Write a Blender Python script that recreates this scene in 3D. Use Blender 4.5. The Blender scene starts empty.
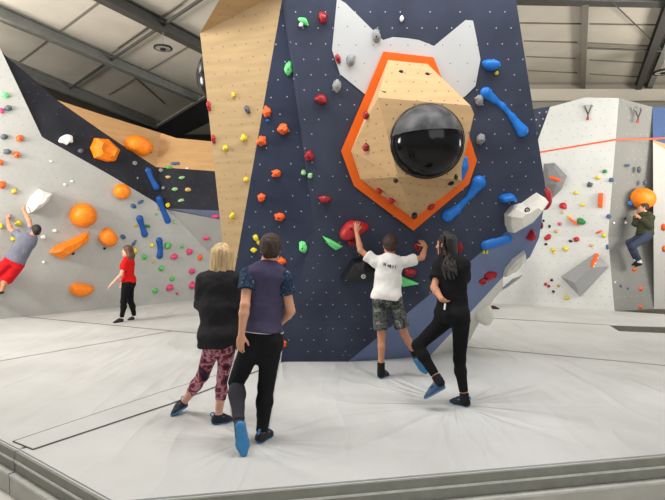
import bpy, bmesh, math, random
import numpy as np
from mathutils import Vector, Matrix, noise

COL = bpy.context.scene.collection
CAM_H = 1.66
HORIZON = 240.0
FPX = 500.0
CX = 332.5

# ---------------------------------------------------------------- vectors
def V(*a): return np.array(a, dtype=float)
def unit(v):
    v = np.asarray(v, dtype=float)
    return v / max(1e-9, np.linalg.norm(v))
def ray(px, py): return V((px - CX) / FPX, 1.0, -(py - HORIZON) / FPX)
EYE = V(0, 0, CAM_H)
def P(px, py, Y): return EYE + ray(px, py) * Y          # where a sight line reaches depth Y
def F(px, py): return EYE + ray(px, py) * (CAM_H / ((py - HORIZON) / FPX))   # ... reaches the mat

class Plane:
    def __init__(s, a, b, c):
        s.p = np.asarray(a, float)
        n = unit(np.cross(b - s.p, c - s.p))
        if np.dot(n, EYE - s.p) < 0: n = -n
        s.n = n
        s.u = unit(np.cross(V(0, 0, 1), n))
        if s.u[0] < 0 and abs(n[1]) > .2: s.u = -s.u
        s.v = unit(np.cross(n, s.u))
        if s.v[2] < 0: s.v = -s.v
    def hit(s, px, py, off=0.0):
        d = ray(px, py)
        t = np.dot(s.p + s.n * off - EYE, s.n) / np.dot(d, s.n)
        return EYE + d * t
    def uv(s, q): return V(np.dot(q - s.p, s.u), np.dot(q - s.p, s.v))
    def at(s, uv, off=0.0): return s.p + s.u * uv[0] + s.v * uv[1] + s.n * off
    def depth(s, px, py): return s.hit(px, py)[1]

# ---------------------------------------------------------------- materials
def mat(name, color, rough=.6, spec=.35, var=.06, scale=14., bump=0., bscale=60., metal=0., coat=0., stretch=None):
    m = bpy.data.materials.new(name); m.use_nodes = True
    nt = m.node_tree; b = nt.nodes['Principled BSDF']
    b.inputs['Roughness'].default_value = rough
    b.inputs['Specular IOR Level'].default_value = spec
    b.inputs['Metallic'].default_value = metal
    b.inputs['Coat Weight'].default_value = coat
    tc = nt.nodes.new('ShaderNodeTexCoord'); src = tc.outputs['Object']
    if stretch:
        mp = nt.nodes.new('ShaderNodeMapping'); mp.inputs['Scale'].default_value = stretch
        nt.links.new(src, mp.inputs['Vector']); src = mp.outputs['Vector']
    n = nt.nodes.new('ShaderNodeTexNoise'); n.inputs['Scale'].default_value = scale; n.inputs['Detail'].default_value = 4
    nt.links.new(src, n.inputs['Vector'])
    r = nt.nodes.new('ShaderNodeValToRGB')
    c = np.array(color[:3])
    r.color_ramp.elements[0].position = .3; r.color_ramp.elements[1].position = .7
    r.color_ramp.elements[0].color = (*np.clip(c * (1 - var * 2), 0, 1), 1)
    r.color_ramp.elements[1].color = (*np.clip(c * (1 + var * 2), 0, 1), 1)
    nt.links.new(n.outputs['Fac'], r.inputs['Fac']); nt.links.new(r.outputs['Color'], b.inputs['Base Color'])
    if bump:
        n2 = nt.nodes.new('ShaderNodeTexNoise'); n2.inputs['Scale'].default_value = bscale; n2.inputs['Detail'].default_value = 3
        nt.links.new(src, n2.inputs['Vector'])
        bp = nt.nodes.new('ShaderNodeBump'); bp.inputs['Strength'].default_value = bump; bp.inputs['Distance'].default_value = .02
        nt.links.new(n2.outputs['Fac'], bp.inputs['Height']); nt.links.new(bp.outputs['Normal'], b.inputs['Normal'])
    return m

def mathn(nt, op, a, b=None):
    n = nt.nodes.new('ShaderNodeMath'); n.operation = op
    for i, x in enumerate((a, b)):
        if x is None: continue
        if isinstance(x, (int, float)): n.inputs[i].default_value = x
        else: nt.links.new(x, n.inputs[i])
    return n.outputs[0]

def panel_mat(name, color, dot, spacing=.17, rad=.011, var=.05, rough=.75, speck=0., speckcol=(.8, .8, .8), wood=False, stagger=True, jitter=.0, keep=1.0):
    """painted plywood with a grid of small bolt holes (UV in metres)"""
    m = bpy.data.materials.new(name); m.use_nodes = True
    nt = m.node_tree; b = nt.nodes['Principled BSDF']; L = nt.links.new
    b.inputs['Roughness'].default_value = rough; b.inputs['Specular IOR Level'].default_value = .2
    uv = nt.nodes.new('ShaderNodeUVMap'); uv.uv_map = 'UVMap'
    base = nt.nodes.new('ShaderNodeTexNoise'); base.inputs['Scale'].default_value = 1.6; base.inputs['Detail'].default_value = 6
    if wood:
        mp = nt.nodes.new('ShaderNodeMapping'); mp.inputs['Scale'].default_value = (1.2, 9., 1.)
        L(uv.outputs['UV'], mp.inputs['Vector']); L(mp.outputs['Vector'], base.inputs['Vector'])
    else:
        L(uv.outputs['UV'], base.inputs['Vector'])
    r = nt.nodes.new('ShaderNodeValToRGB'); c = np.array(color)
    r.color_ramp.elements[0].position = .25; r.color_ramp.elements[1].position = .75
    r.color_ramp.elements[0].color = (*np.clip(c * (1 - 2 * var), 0, 1), 1); r.color_ramp.elements[1].color = (*np.clip(c * (1 + 2 * var), 0, 1), 1)
    L(base.outputs['Fac'], r.inputs['Fac']); cur = r.outputs['Color']
    sp = nt.nodes.new('ShaderNodeSeparateXYZ'); L(uv.outputs['UV'], sp.inputs[0])
    y = mathn(nt, 'DIVIDE', sp.outputs[1], spacing); row = mathn(nt, 'FLOOR', y)
    x = mathn(nt, 'DIVIDE', sp.outputs[0], spacing)
    if stagger: x = mathn(nt, 'ADD', x, mathn(nt, 'MULTIPLY', mathn(nt, 'MODULO', row, 2.0), .5))
    fx = mathn(nt, 'SUBTRACT', mathn(nt, 'FRACT', x), .5); fy = mathn(nt, 'SUBTRACT', mathn(nt, 'FRACT', y), .5)
    d = mathn(nt, 'SQRT', mathn(nt, 'ADD', mathn(nt, 'MULTIPLY', fx, fx), mathn(nt, 'MULTIPLY', fy, fy)))
    k = mathn(nt, 'LESS_THAN', d, rad / spacing)
    if keep < 1:
        cb = nt.nodes.new('ShaderNodeCombineXYZ'); L(mathn(nt, 'FLOOR', x), cb.inputs[0]); L(row, cb.inputs[1])
        wn = nt.nodes.new('ShaderNodeTexWhiteNoise'); wn.noise_dimensions = '2D'; L(cb.outputs[0], wn.inputs['Vector'])
        k = mathn(nt, 'MULTIPLY', k, mathn(nt, 'LESS_THAN', wn.outputs['Value'], keep))
    mx = nt.nodes.new('ShaderNodeMix'); mx.data_type = 'RGBA'
    L(k, mx.inputs[0]); L(cur, mx.inputs[6]); mx.inputs[7].default_value = (*dot, 1); cur = mx.outputs[2]
    if speck:
        vo = nt.nodes.new('ShaderNodeTexVoronoi'); vo.inputs['Scale'].default_value = 4.2; L(uv.outputs['UV'], vo.inputs['Vector'])
        k2 = mathn(nt, 'LESS_THAN', vo.outputs['Distance'], speck)
        mx2 = nt.nodes.new('ShaderNodeMix'); mx2.data_type = 'RGBA'
        L(k2, mx2.inputs[0]); L(cur, mx2.inputs[6]); mx2.inputs[7].default_value = (*speckcol, 1); cur = mx2.outputs[2]
    L(cur, b.inputs['Base Color'])
    return m

def ramp_mat(name, cols, scale=12., rough=.8, kind='noise', stretch=(1, 1, 1), detail=2., bump=.15, interp='CONSTANT'):
    m = bpy.data.materials.new(name); m.use_nodes = True
    nt = m.node_tree; b = nt.nodes['Principled BSDF']; L = nt.links.new
    b.inputs['Roughness'].default_value = rough; b.inputs['Specular IOR Level'].default_value = .2
    tc = nt.nodes.new('ShaderNodeTexCoord'); mp = nt.nodes.new('ShaderNodeMapping'); mp.inputs['Scale'].default_value = stretch
    L(tc.outputs['Object'], mp.inputs['Vector'])
    n = nt.nodes.new('ShaderNodeTexNoise'); n.inputs['Scale'].default_value = scale; n.inputs['Detail'].default_value = detail
    n.inputs['Distortion'].default_value = 1.2 if kind == 'warp' else 0.
    L(mp.outputs['Vector'], n.inputs['Vector'])
    r = nt.nodes.new('ShaderNodeValToRGB'); r.color_ramp.interpolation = interp
    while len(r.color_ramp.elements) < len(cols): r.color_ramp.elements.new(.5)
    for e, (p, c) in zip(r.color_ramp.elements, cols): e.position = p; e.color = (*c, 1)
    L(n.outputs['Fac'], r.inputs['Fac']); L(r.outputs['Color'], b.inputs['Base Color'])
    return m

# ---------------------------------------------------------------- objects
ORG = {}
def mesh_obj(name, verts, faces, m, parent=None, origin=None, smooth=False, uvplane=None):
    verts = np.asarray(verts, float)
    po = ORG[parent.name] if parent else V(0, 0, 0)
    if origin is None: origin = po if parent else V(verts[:, 0].mean(), verts[:, 1].mean(), verts[:, 2].min())
    me = bpy.data.meshes.new(name)
    me.from_pydata((verts - origin).tolist(), [], [list(map(int, f)) for f in faces])
    if isinstance(m, (list, tuple)):
        for q in m: me.materials.append(q)
    else: me.materials.append(m)
    if smooth: me.polygons.foreach_set('use_smooth', [True] * len(me.polygons))
    if uvplane is not None:
        ul = me.uv_layers.new(name='UVMap')
        for lp in me.loops:
            q = uvplane.uv(verts[lp.vertex_index]); ul.data[lp.index].uv = (q[0] + 40.03, q[1] + 40.05)
    me.update()
    o = bpy.data.objects.new(name, me); COL.objects.link(o)
    o.location = Vector(origin - po)
    if parent: o.parent = parent
    ORG[o.name] = np.asarray(origin, float)
    return o

def empty(name, loc):
    o = bpy.data.objects.new(name, None); COL.objects.link(o); o.location = Vector(loc); o.empty_display_size = .1
    ORG[o.name] = np.asarray(loc, float); return o

def tag(o, label, cat, group=None, kind=None):
    if label: o['label'] = label
    if cat: o['category'] = cat
    if group: o['group'] = group
    if kind: o['kind'] = kind
    return o

class MB:
    def __init__(s): s.v = []; s.f = []
    def add(s, vs, fs):
        b = len(s.v); s.v += [np.asarray(q, float) for q in vs]; s.f += [[b + i for i in f] for f in fs]; return s
    def box(s, c, ax, hs):
        """centre, three unit axes, half sizes"""
        vs = [c + ax[0] * hs[0] * i + ax[1] * hs[1] * j + ax[2] * hs[2] * k for i in (-1, 1) for j in (-1, 1) for k in (-1, 1)]
        return s.add(vs, [(0, 1, 3, 2), (4, 6, 7, 5), (0, 4, 5, 1), (2, 3, 7, 6), (0, 2, 6, 4), (1, 5, 7, 3)])
    def beam(s, a, b, w, h, up=V(0, 0, 1)):
        d = unit(b - a); sd = unit(np.cross(d, up)); uu = np.cross(sd, d)
        return s.box((a + b) / 2, (d, sd, uu), (np.linalg.norm(b - a) / 2, w / 2, h / 2))
    def tube(s, pts, r, n=8):
        pts = [np.asarray(p, float) for p in pts]; rings = []
        up = V(0, 0, 1)
        for i, p in enumerate(pts):
            d = unit(pts[min(i + 1, len(pts) - 1)] - pts[max(i - 1, 0)])
            if abs(d[2]) > .95: up = V(0, 1, 0)
            a = unit(np.cross(d, up)); b = np.cross(a, d)
            rr = r[i] if isinstance(r, (list, tuple)) else r
            rings.append([p + (a * math.cos(t) + b * math.sin(t)) * rr for t in np.arange(n) * 2 * math.pi / n])
        vs = [q for g in rings for q in g]; fs = []
        for i in range(len(pts) - 1):
            for j in range(n): fs.append((i * n + j, i * n + (j + 1) % n, (i + 1) * n + (j + 1) % n, (i + 1) * n + j))
        fs.append(tuple(range(n))[::-1]); fs.append(tuple(range((len(pts) - 1) * n, len(pts) * n)))
        return s.add(vs, fs)
    def torus(s, c, n, R, r, N=24, M=8):
        n = unit(n); a = unit(np.cross(n, V(0, 0, 1) if abs(n[2]) < .9 else V(1, 0, 0))); b = np.cross(n, a)
        vs = []; fs = []
        for i in range(N):
            t = 2 * math.pi * i / N; e = a * math.cos(t) + b * math.sin(t)
            for j in range(M):
                q = 2 * math.pi * j / M; vs.append(c + e * (R + r * math.cos(q)) + n * r * math.sin(q))
        for i in range(N):
            for j in range(M): fs.append((i * M + j, ((i + 1) % N) * M + j, ((i + 1) % N) * M + (j + 1) % M, i * M + (j + 1) % M))
        return s.add(vs, fs)
    def disc(s, c, n, r, t, N=20):
        n = unit(n); a = unit(np.cross(n, V(0, 0, 1) if abs(n[2]) < .9 else V(1, 0, 0))); b = np.cross(n, a)
        vs = [c + (a * math.cos(q) + b * math.sin(q)) * r + n * h for h in (0, t) for q in np.arange(N) * 2 * math.pi / N]
        fs = [tuple(range(N)), tuple(range(N, 2 * N))] + [(i, (i + 1) % N, N + (i + 1) % N, N + i) for i in range(N)]
        return s.add(vs, fs)
    def build(s, name, m, parent=None, smooth=False, origin=None):
        o = mesh_obj(name, s.v, s.f, m, parent, origin, smooth)
        bm = bmesh.new(); bm.from_mesh(o.data); bmesh.ops.recalc_face_normals(bm, faces=bm.faces); bm.to_mesh(o.data); bm.free()
        return o

# ---------------------------------------------------------------- signed distance shapes -> one continuous surface
class Sdf:
    def __init__(s): s.pr = []
    def cone(s, a, b, ra, rb, flat=None, k=.02, cuts=(), op='add'):
        a = np.asarray(a, float); b = np.asarray(b, float)
        s.pr.append(('c', a, b, ra, rb, flat, k, cuts, op)); return s
    def ell(s, c, r, ax=None, k=.02, cuts=(), op='add'):
        ax = ax if ax is not None else (V(1, 0, 0), V(0, 1, 0), V(0, 0, 1))
        s.pr.append(('e', np.asarray(c, float), np.array(r, float), np.array(ax, float), None, None, k, cuts, op)); return s
    def mesh(s, h, cutall=(), grow=0.):
        lo = V(9e9, 9e9, 9e9); hi = -lo; bb = []
        for p in s.pr:
            if p[0] == 'c':
                R = max(p[3], p[4]) + grow; l = np.minimum(p[1], p[2]) - R; u = np.maximum(p[1], p[2]) + R
            else:
                R = max(p[2]) + grow; l = p[1] - R; u = p[1] + R
            mg = max(p[6], 2.5 * h) + 1.5 * h; bb.append((l - mg, u + mg))
            if p[8] == 'add': lo = np.minimum(lo, l - 4 * h); hi = np.maximum(hi, u + 4 * h)
        n = np.ceil((hi - lo) / h).astype(int) + 1
        D = np.full(n, .3, np.float32)
        ax = [lo[i] + h * np.arange(n[i]) for i in range(3)]
        for p, (l, u) in zip(s.pr, bb):
            i0 = np.clip(np.floor((l - lo) / h).astype(int), 0, n); i1 = np.clip(np.ceil((u - lo) / h).astype(int) + 1, 0, n)
            if (i1 <= i0).any(): continue
            X = np.stack(np.meshgrid(ax[0][i0[0]:i1[0]], ax[1][i0[1]:i1[1]], ax[2][i0[2]:i1[2]], indexing='ij'), -1)
            if p[0] == 'c':
                a, b, ra, rb, flat = p[1:6]
                q = X - a; ba = b - a
                if flat is not None:
                    fn, ff = flat
                    q = q + (q @ fn)[..., None] * fn * (ff - 1); ba = ba + np.dot(ba, fn) * fn * (ff - 1)
                t = np.clip((q @ ba) / max(1e-9, ba @ ba), 0, 1)
                d = np.linalg.norm(q - t[..., None] * ba, axis=-1) - (ra + (rb - ra) * t)
                if flat is not None and p[5][1] > 1: d = d / (1 + (p[5][1] - 1) * .35)
            else:
                c, r, A = p[1:4]
                q = (X - c) @ A.T; k0 = np.linalg.norm(q / r, axis=-1); k1 = np.linalg.norm(q / (r * r), axis=-1)
                d = k0 * (k0 - 1) / np.maximum(k1, 1e-6)
            d = d - grow
            for (cp, cn) in p[7]: d = np.maximum(d, (X - cp) @ cn)
            S = D[i0[0]:i1[0], i0[1]:i1[1], i0[2]:i1[2]]; k = p[6]
            if p[8] == 'add':
                hh = np.clip(.5 + .5 * (S - d) / k, 0, 1)
                S[...] = S * (1 - hh) + d * hh - k * hh * (1 - hh)
            else:
                hh = np.clip(.5 - .5 * (S + d) / k, 0, 1)
                S[...] = S * (1 - hh) - d * hh + k * hh * (1 - hh)
        if cutall:
            X = np.stack(np.meshgrid(*ax, indexing='ij'), -1)
            for (cp, cn) in cutall: D = np.maximum(D, ((X - cp) @ cn).astype(np.float32))
        return surface_nets(D, lo, h)

CORN = np.array([(i, j, k) for i in (0, 1) for j in (0, 1) for k in (0, 1)])
EDG = [(a, b) for a in range(8) for b in range(a + 1, 8) if np.abs(CORN[a] - CORN[b]).sum() == 1]
def surface_nets(D, lo, h):
    s = D < 0
    n = D.shape
    cnt = np.zeros(tuple(q - 1 for q in n), np.int8)
    for c in CORN: cnt += s[c[0]:n[0] - 1 + c[0], c[1]:n[1] - 1 + c[1], c[2]:n[2] - 1 + c[2]]
    ijk = np.argwhere((cnt > 0) & (cnt < 8))
    idx = np.full(cnt.shape, -1, np.int64); idx[tuple(ijk.T)] = np.arange(len(ijk))
    vals = np.stack([D[tuple((ijk + c).T)] for c in CORN], 1)
    acc = np.zeros((len(ijk), 3)); w = np.zeros(len(ijk))
    for a, b in EDG:
        va, vb = vals[:, a], vals[:, b]; m = (va < 0) != (vb < 0)
        t = np.where(m, va / np.where(m, va - vb, 1), 0)
        acc += np.where(m[:, None], CORN[a] + t[:, None] * (CORN[b] - CORN[a]), 0); w += m
    vs = lo + h * (ijk + acc / np.maximum(w, 1)[:, None])
    faces = []
    for ax in range(3):
        o1, o2 = [(1, 2), (2, 0), (0, 1)][ax]
        a = [slice(1, n[i] - 1) for i in range(3)]; b = list(a); a[ax] = slice(0, n[ax] - 1); b[ax] = slice(1, n[ax])
        sa, sb = s[tuple(a)], s[tuple(b)]
        e = np.argwhere(sa != sb)
        if not len(e): continue
        flip = sa[tuple(e.T)]
        off = np.array([1, 1, 1]); off[ax] = 0; e = e + off
        d1 = np.zeros(3, int); d1[o1] = 1; d2 = np.zeros(3, int); d2[o2] = 1
        q = np.stack([idx[tuple((e - d1 - d2).T)], idx[tuple((e - d2).T)], idx[tuple(e.T)], idx[tuple((e - d1).T)]], 1)
        q = np.where(flip[:, None], q, q[:, ::-1]); faces.append(q)
    faces = np.concatenate(faces); faces = faces[(faces >= 0).all(1)]
    return vs, faces

def sdf_obj(name, sd, h, m, parent=None, cutall=(), wrinkle=0., wscale=(9, 9, 4), origin=None, grow=0., relax=1, seed=0.):
    v, f = sd.mesh(h, cutall, grow)
    for _ in range(relax):
        acc = np.zeros_like(v); cn = np.zeros(len(v))
        for i in range(4):
            np.add.at(acc, f[:, i], v[f[:, (i + 1) % 4]]); np.add.at(acc, f[:, i], v[f[:, (i + 3) % 4]]); np.add.at(cn, f[:, i], 2)
        v = v * .5 + .5 * acc / np.maximum(cn, 1)[:, None]
    if wrinkle:
        nr = np.zeros_like(v)
        fn = np.cross(v[f[:, 2]] - v[f[:, 0]], v[f[:, 3]] - v[f[:, 1]])
        for i in range(4): np.add.at(nr, f[:, i], fn)
        nr /= np.maximum(np.linalg.norm(nr, axis=1), 1e-9)[:, None]
        ws = np.array(wscale)
        w = np.array([noise.noise(Vector(q * ws + seed)) + .5 * noise.noise(Vector(q * ws * 2.3 + seed)) for q in v])
        v = v + nr * (w * wrinkle)[:, None]
    return mesh_obj(name, v, f, m, parent, origin, smooth=True)
# ================================================================= setting
def lin(r, g, b, k=1.0):
    f = lambda c: ((c / 255 + .055) / 1.055) ** 2.4 if c > 10 else c / 255 / 12.92
    return V(f(r), f(g), f(b)) * k

random.seed(4)
cam = bpy.data.cameras.new('camera'); cam.sensor_width = 36; cam.lens = 36 * FPX / 665; cam.shift_y = -(250 - HORIZON) / 665
co = bpy.data.objects.new('camera', cam); COL.objects.link(co)
co.location = (0, 0, CAM_H); co.rotation_euler = (math.pi / 2, 0, 0)
bpy.context.scene.camera = co

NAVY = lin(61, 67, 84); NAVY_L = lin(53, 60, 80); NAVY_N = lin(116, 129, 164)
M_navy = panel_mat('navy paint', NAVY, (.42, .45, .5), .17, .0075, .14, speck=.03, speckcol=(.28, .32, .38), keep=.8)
M_navyL = panel_mat('navy paint in less light', NAVY_L, (.38, .41, .46), .2, .0085, .14, speck=.024, speckcol=(.28, .32, .38), keep=.75)  # left panel catches less light: that shade is put into a darker navy
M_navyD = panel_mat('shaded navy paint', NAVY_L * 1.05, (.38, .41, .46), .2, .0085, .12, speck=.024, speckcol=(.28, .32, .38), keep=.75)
M_navyN = panel_mat('blue grey paint', NAVY_N, (.25, .28, .36), .22, .009, .06, keep=.5)  # lighter navy panel, with light from below also put into its colour
M_palebase = panel_mat('pale grey base paint', lin(216, 216, 210), (.38, .35, .35), .2, .008, .04, keep=.5)
M_fox = panel_mat('pale grey painted panel', lin(198, 200, 201), (.3, .3, .31), .2, .0085, .03)
M_grey = panel_mat('light grey wall paint', lin(176, 176, 172), (.34, .40, .40), .17, .017, .035, keep=.85, speck=.02, speckcol=(.45, .45, .45))
M_grey2 = panel_mat('shaded grey wall paint', lin(166, 165, 162), (.32, .36, .36), .17, .015, .03, keep=.7)  # shadow on the lower facet put into a darker grey
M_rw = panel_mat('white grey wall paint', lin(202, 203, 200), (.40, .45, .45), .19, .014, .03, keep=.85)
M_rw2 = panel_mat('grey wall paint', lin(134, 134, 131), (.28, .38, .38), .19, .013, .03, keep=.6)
M_dnavy = panel_mat('dark navy wall paint', lin(42, 43, 50), (.12, .12, .13), .18, .009, .15, keep=.5)
M_ply = panel_mat('birch plywood', lin(188, 160, 120), (.22, .13, .07), .155, .0075, .06, wood=True)
M_plyS = panel_mat('birch plywood shaded', lin(190, 156, 112), (.22, .13, .07), .155, .0075, .06, wood=True)
M_plyV = panel_mat('varnished plywood', lin(192, 159, 117), (.12, .1, .06), .15, .009, .05, wood=True)
M_plyW = panel_mat('ochre plywood band', lin(190, 150, 104), (.3, .2, .12), .2, .010, .05, wood=True, keep=.3)
M_orangeB = mat('orange lacquered board', lin(238, 104, 22), .5, .3, .03, 5)
M_dark = mat('black back boards', (.02, .02, .022), .9)
M_blueW = mat('blue wall paint', lin(72, 92, 132), .8, .2, .04, 3)
M_steel = mat('grey painted steel', lin(132, 132, 127), .6, .3, .05, 6)
M_steelD = mat('dark steel', lin(74, 73, 70), .6, .3, .05, 6)
M_black = mat('black matt', (.012, .012, .014), .7)
M_blackg = mat('black gloss plastic', (.01, .01, .012), .22, .45, .05)
M_ceil = mat('ceiling sheet', lin(196, 190, 178), .85, .15, .035, 1.2)
M_ceilL = mat('ceiling joint', lin(120, 115, 106), .85, .15, .03, 2)
M_backw = mat('hall wall cladding', lin(176, 170, 158), .9, .15, .03, 1.)
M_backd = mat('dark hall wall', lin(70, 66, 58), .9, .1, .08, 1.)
M_floor = mat('concrete floor', lin(214, 212, 206), .8, .2, .03, 3)

# ---- building shell
CZ = 6.2
def C(px, py, z=CZ):
    d = ray(px, py); t = (z - CAM_H) / d[2]; return EYE + d * t
def plate(name, pts, m, parent=None, pl=None, kind=None):
    o = mesh_obj(name, pts, [tuple(range(len(pts)))], m, parent, uvplane=pl)
    bm = bmesh.new(); bm.from_mesh(o.data); bm.faces.ensure_lookup_table()
    if len(pts) > 4: bmesh.ops.triangulate(bm, faces=bm.faces)
    bm.to_mesh(o.data); bm.free()
    if kind: o['kind'] = kind
    return o
sb = MB()
sb.box(V(1, 10, CZ + .05), (V(1, 0, 0), V(0, 1, 0), V(0, 0, 1)), (14, 17, .05)); sb.build('ceiling', M_ceil)['kind'] = 'structure'
MB().box(V(1, 8, -.39), (V(1, 0, 0), V(0, 1, 0), V(0, 0, 1)), (13, 12, .05)).build('floor', M_floor)['kind'] = 'structure'
w0, w1 = C(30, 70), C(170, 128); wd = unit((w1 - w0) * V(1, 1, 0))
wa = w0 - wd * 9; wb = w0 + wd * 13
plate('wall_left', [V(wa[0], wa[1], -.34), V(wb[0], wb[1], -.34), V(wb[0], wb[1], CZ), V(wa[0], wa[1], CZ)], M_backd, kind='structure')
plate('wall_back', [V(.5, 14.6, -.34), V(15, 14.6, -.34), V(15, 14.6, CZ), V(.5, 14.6, CZ)], M_backw, kind='structure')
plate('wall_rear', [V(-9, 21.5, -.34), V(.6, 21.5, -.34), V(.6, 21.5, CZ), V(-9, 21.5, CZ)], M_backd, kind='structure')  # dim light at the far end put into the dark wall colour
# pale eaves strip and cladding joints on the right hand back wall
MB().beam(V(1.0, 14.5, 5.86), V(15, 14.5, 5.86), .1, .34).build('trim_1', mat('eaves trim', lin(220, 212, 196), .8, .3, .01))['kind'] = 'structure'

def ibeam(name, a, b, w, h, m, label, drop=0.):
    a = a + V(0, 0, -h / 2 - drop); b = b + V(0, 0, -h / 2 - drop); k = MB()
    k.beam(a + V(0, 0, h / 2 - .015), b + V(0, 0, h / 2 - .015), w, .03); k.beam(a - V(0, 0, h / 2 - .015), b - V(0, 0, h / 2 - .015), w, .03)
    k.beam(a, b, w * .22, h - .06)
    return tag(k.build(name, m), label, 'beam', 'steel roof beams')
def along(a, b, s0, s1): return a + (b - a) * s0, a + (b - a) * s1
a, b = along(C(0, 6), C(205, 97), -.25, 1.25); ibeam('roof_beam', a, b, .2, .26, M_steel, 'long grey steel roof beam running from the top left corner to the plywood panel')
a, b = along(C(126, 0), C(205, 42), -.6, 1.5); ibeam('roof_beam', a, b, .2, .26, M_steelD, 'dark steel roof beam above the disc pendant, nearest the plywood panel')
a, b = along(C(40, 72), C(168, 125), -.2, 1.0); ibeam('roof_beam', a, b, .2, .3, M_steel, 'grey steel eaves beam above the dark wall on the left')
a, b = along(C(515, -4), C(665, -1), -.3, 1.3); ibeam('roof_beam', a + V(0, 0, 0), b, .22, .12, M_steelD, 'dark steel beam across the top right edge of the ceiling')
a, b = along(C(585, 5), C(583, 86), -.05, 1.0); ibeam('roof_beam', a, b, .12, .14, M_ceilL, 'pale narrow purlin down the middle of the right hand ceiling')
a, b = along(C(668, 2), C(634, 95), -.1, 1.0); ibeam('roof_beam', a, b, .16, .2, M_steelD, 'dark sloping roof beam at the right, ending above the climbing wall top')
a, b = along(C(672, 30), C(647, 90), -.1, 1.0); ibeam('roof_beam', a, b, .14, .12, M_steel, 'thinner grey beam right of the dark sloping beam on the right')
rb0, rb1 = P(150, 142, 20.2), P(222, 103, 14.4); k = MB(); k.beam(rb0, rb1, .25, .62); rb = k.build('roof_beam', M_black)
tag(rb, 'deep black rafter behind the plywood panel over the left wall', 'beam', 'steel roof beams')
k = MB(); k.beam(rb0 + V(-.05, -.05, .34), rb1 + V(-.05, -.05, .34), .3, .03); k.build('edge_flashing', mat('pale flashing', lin(200, 198, 190)), rb)
def rod(px, r, m, name, label, z=CZ - .12):
    k = MB(); k.tube([C(*q, z) for q in px], r); return tag(k.build(name, m), label, name.split('_')[-1])
rod([(69, 89), (114, 58), (200, 0), (225, -18)], .035, M_steelD, 'tie_rod', 'dark steel tie rod crossing the left ceiling between two beams')
rod([(588, 48), (662, 51)], .025, M_steelD, 'tie_rod', 'thin dark tie rod level across the right hand ceiling')
rod([(612, 2), (661, 49)], .012, M_steelD, 'bracing_wire', 'thin diagonal bracing wire on the right hand ceiling')
js = MB()
for p0, p1 in (((19, 62), (104, -2)), ((109, 95), (192, 44)), ((118, 48), (186, 0)), ((112, 53), (182, 4)), ((60, 88), (30, 108)), ((520, 23), (584, 24)), ((524, 41), (577, 42.5)), ((526, 56.5), (575, 58.5)), ((528, 70.5), (577, 73)),
               ((590, 24), (660, 25)), ((588, 43), (650, 46)), ((590, 60), (645, 63)), ((590, 74), (640, 77)), ((120, 64), (165, 104))):
    js.beam(C(*p0, CZ - .012), C(*p1, CZ - .012), .035, .02)
js.build('trim_2', M_ceilL)['kind'] = 'structure'

def pendant(px, py, z, r, label, rod_top=CZ):
    c = C(px, py, z); t = empty('pendant_lamp', c); tag(t, label, 'lamp')
    MB().tube([c, V(c[0], c[1], rod_top)], .008, 6).build('suspension_wire', M_steel, t)
    MB().torus(c, V(0, 0, 1), r, r * .13).build('outer_ring', M_black, t, True)
    MB().disc(c - V(0, 0, .015), V(0, 0, 1), r * .9, .02).build('diffuser', mat('grey diffuser', lin(150, 146, 140)), t)
    MB().disc(c - V(0, 0, .04), V(0, 0, 1), r * .34, .05).build('hub', M_black, t)
pendant(163, 48, 5.62, .17, 'round disc pendant hanging on a wire from the left ceiling')
pendant(664, 72, 5.5, .2, 'round disc pendant at the right edge of the ceiling')

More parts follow.
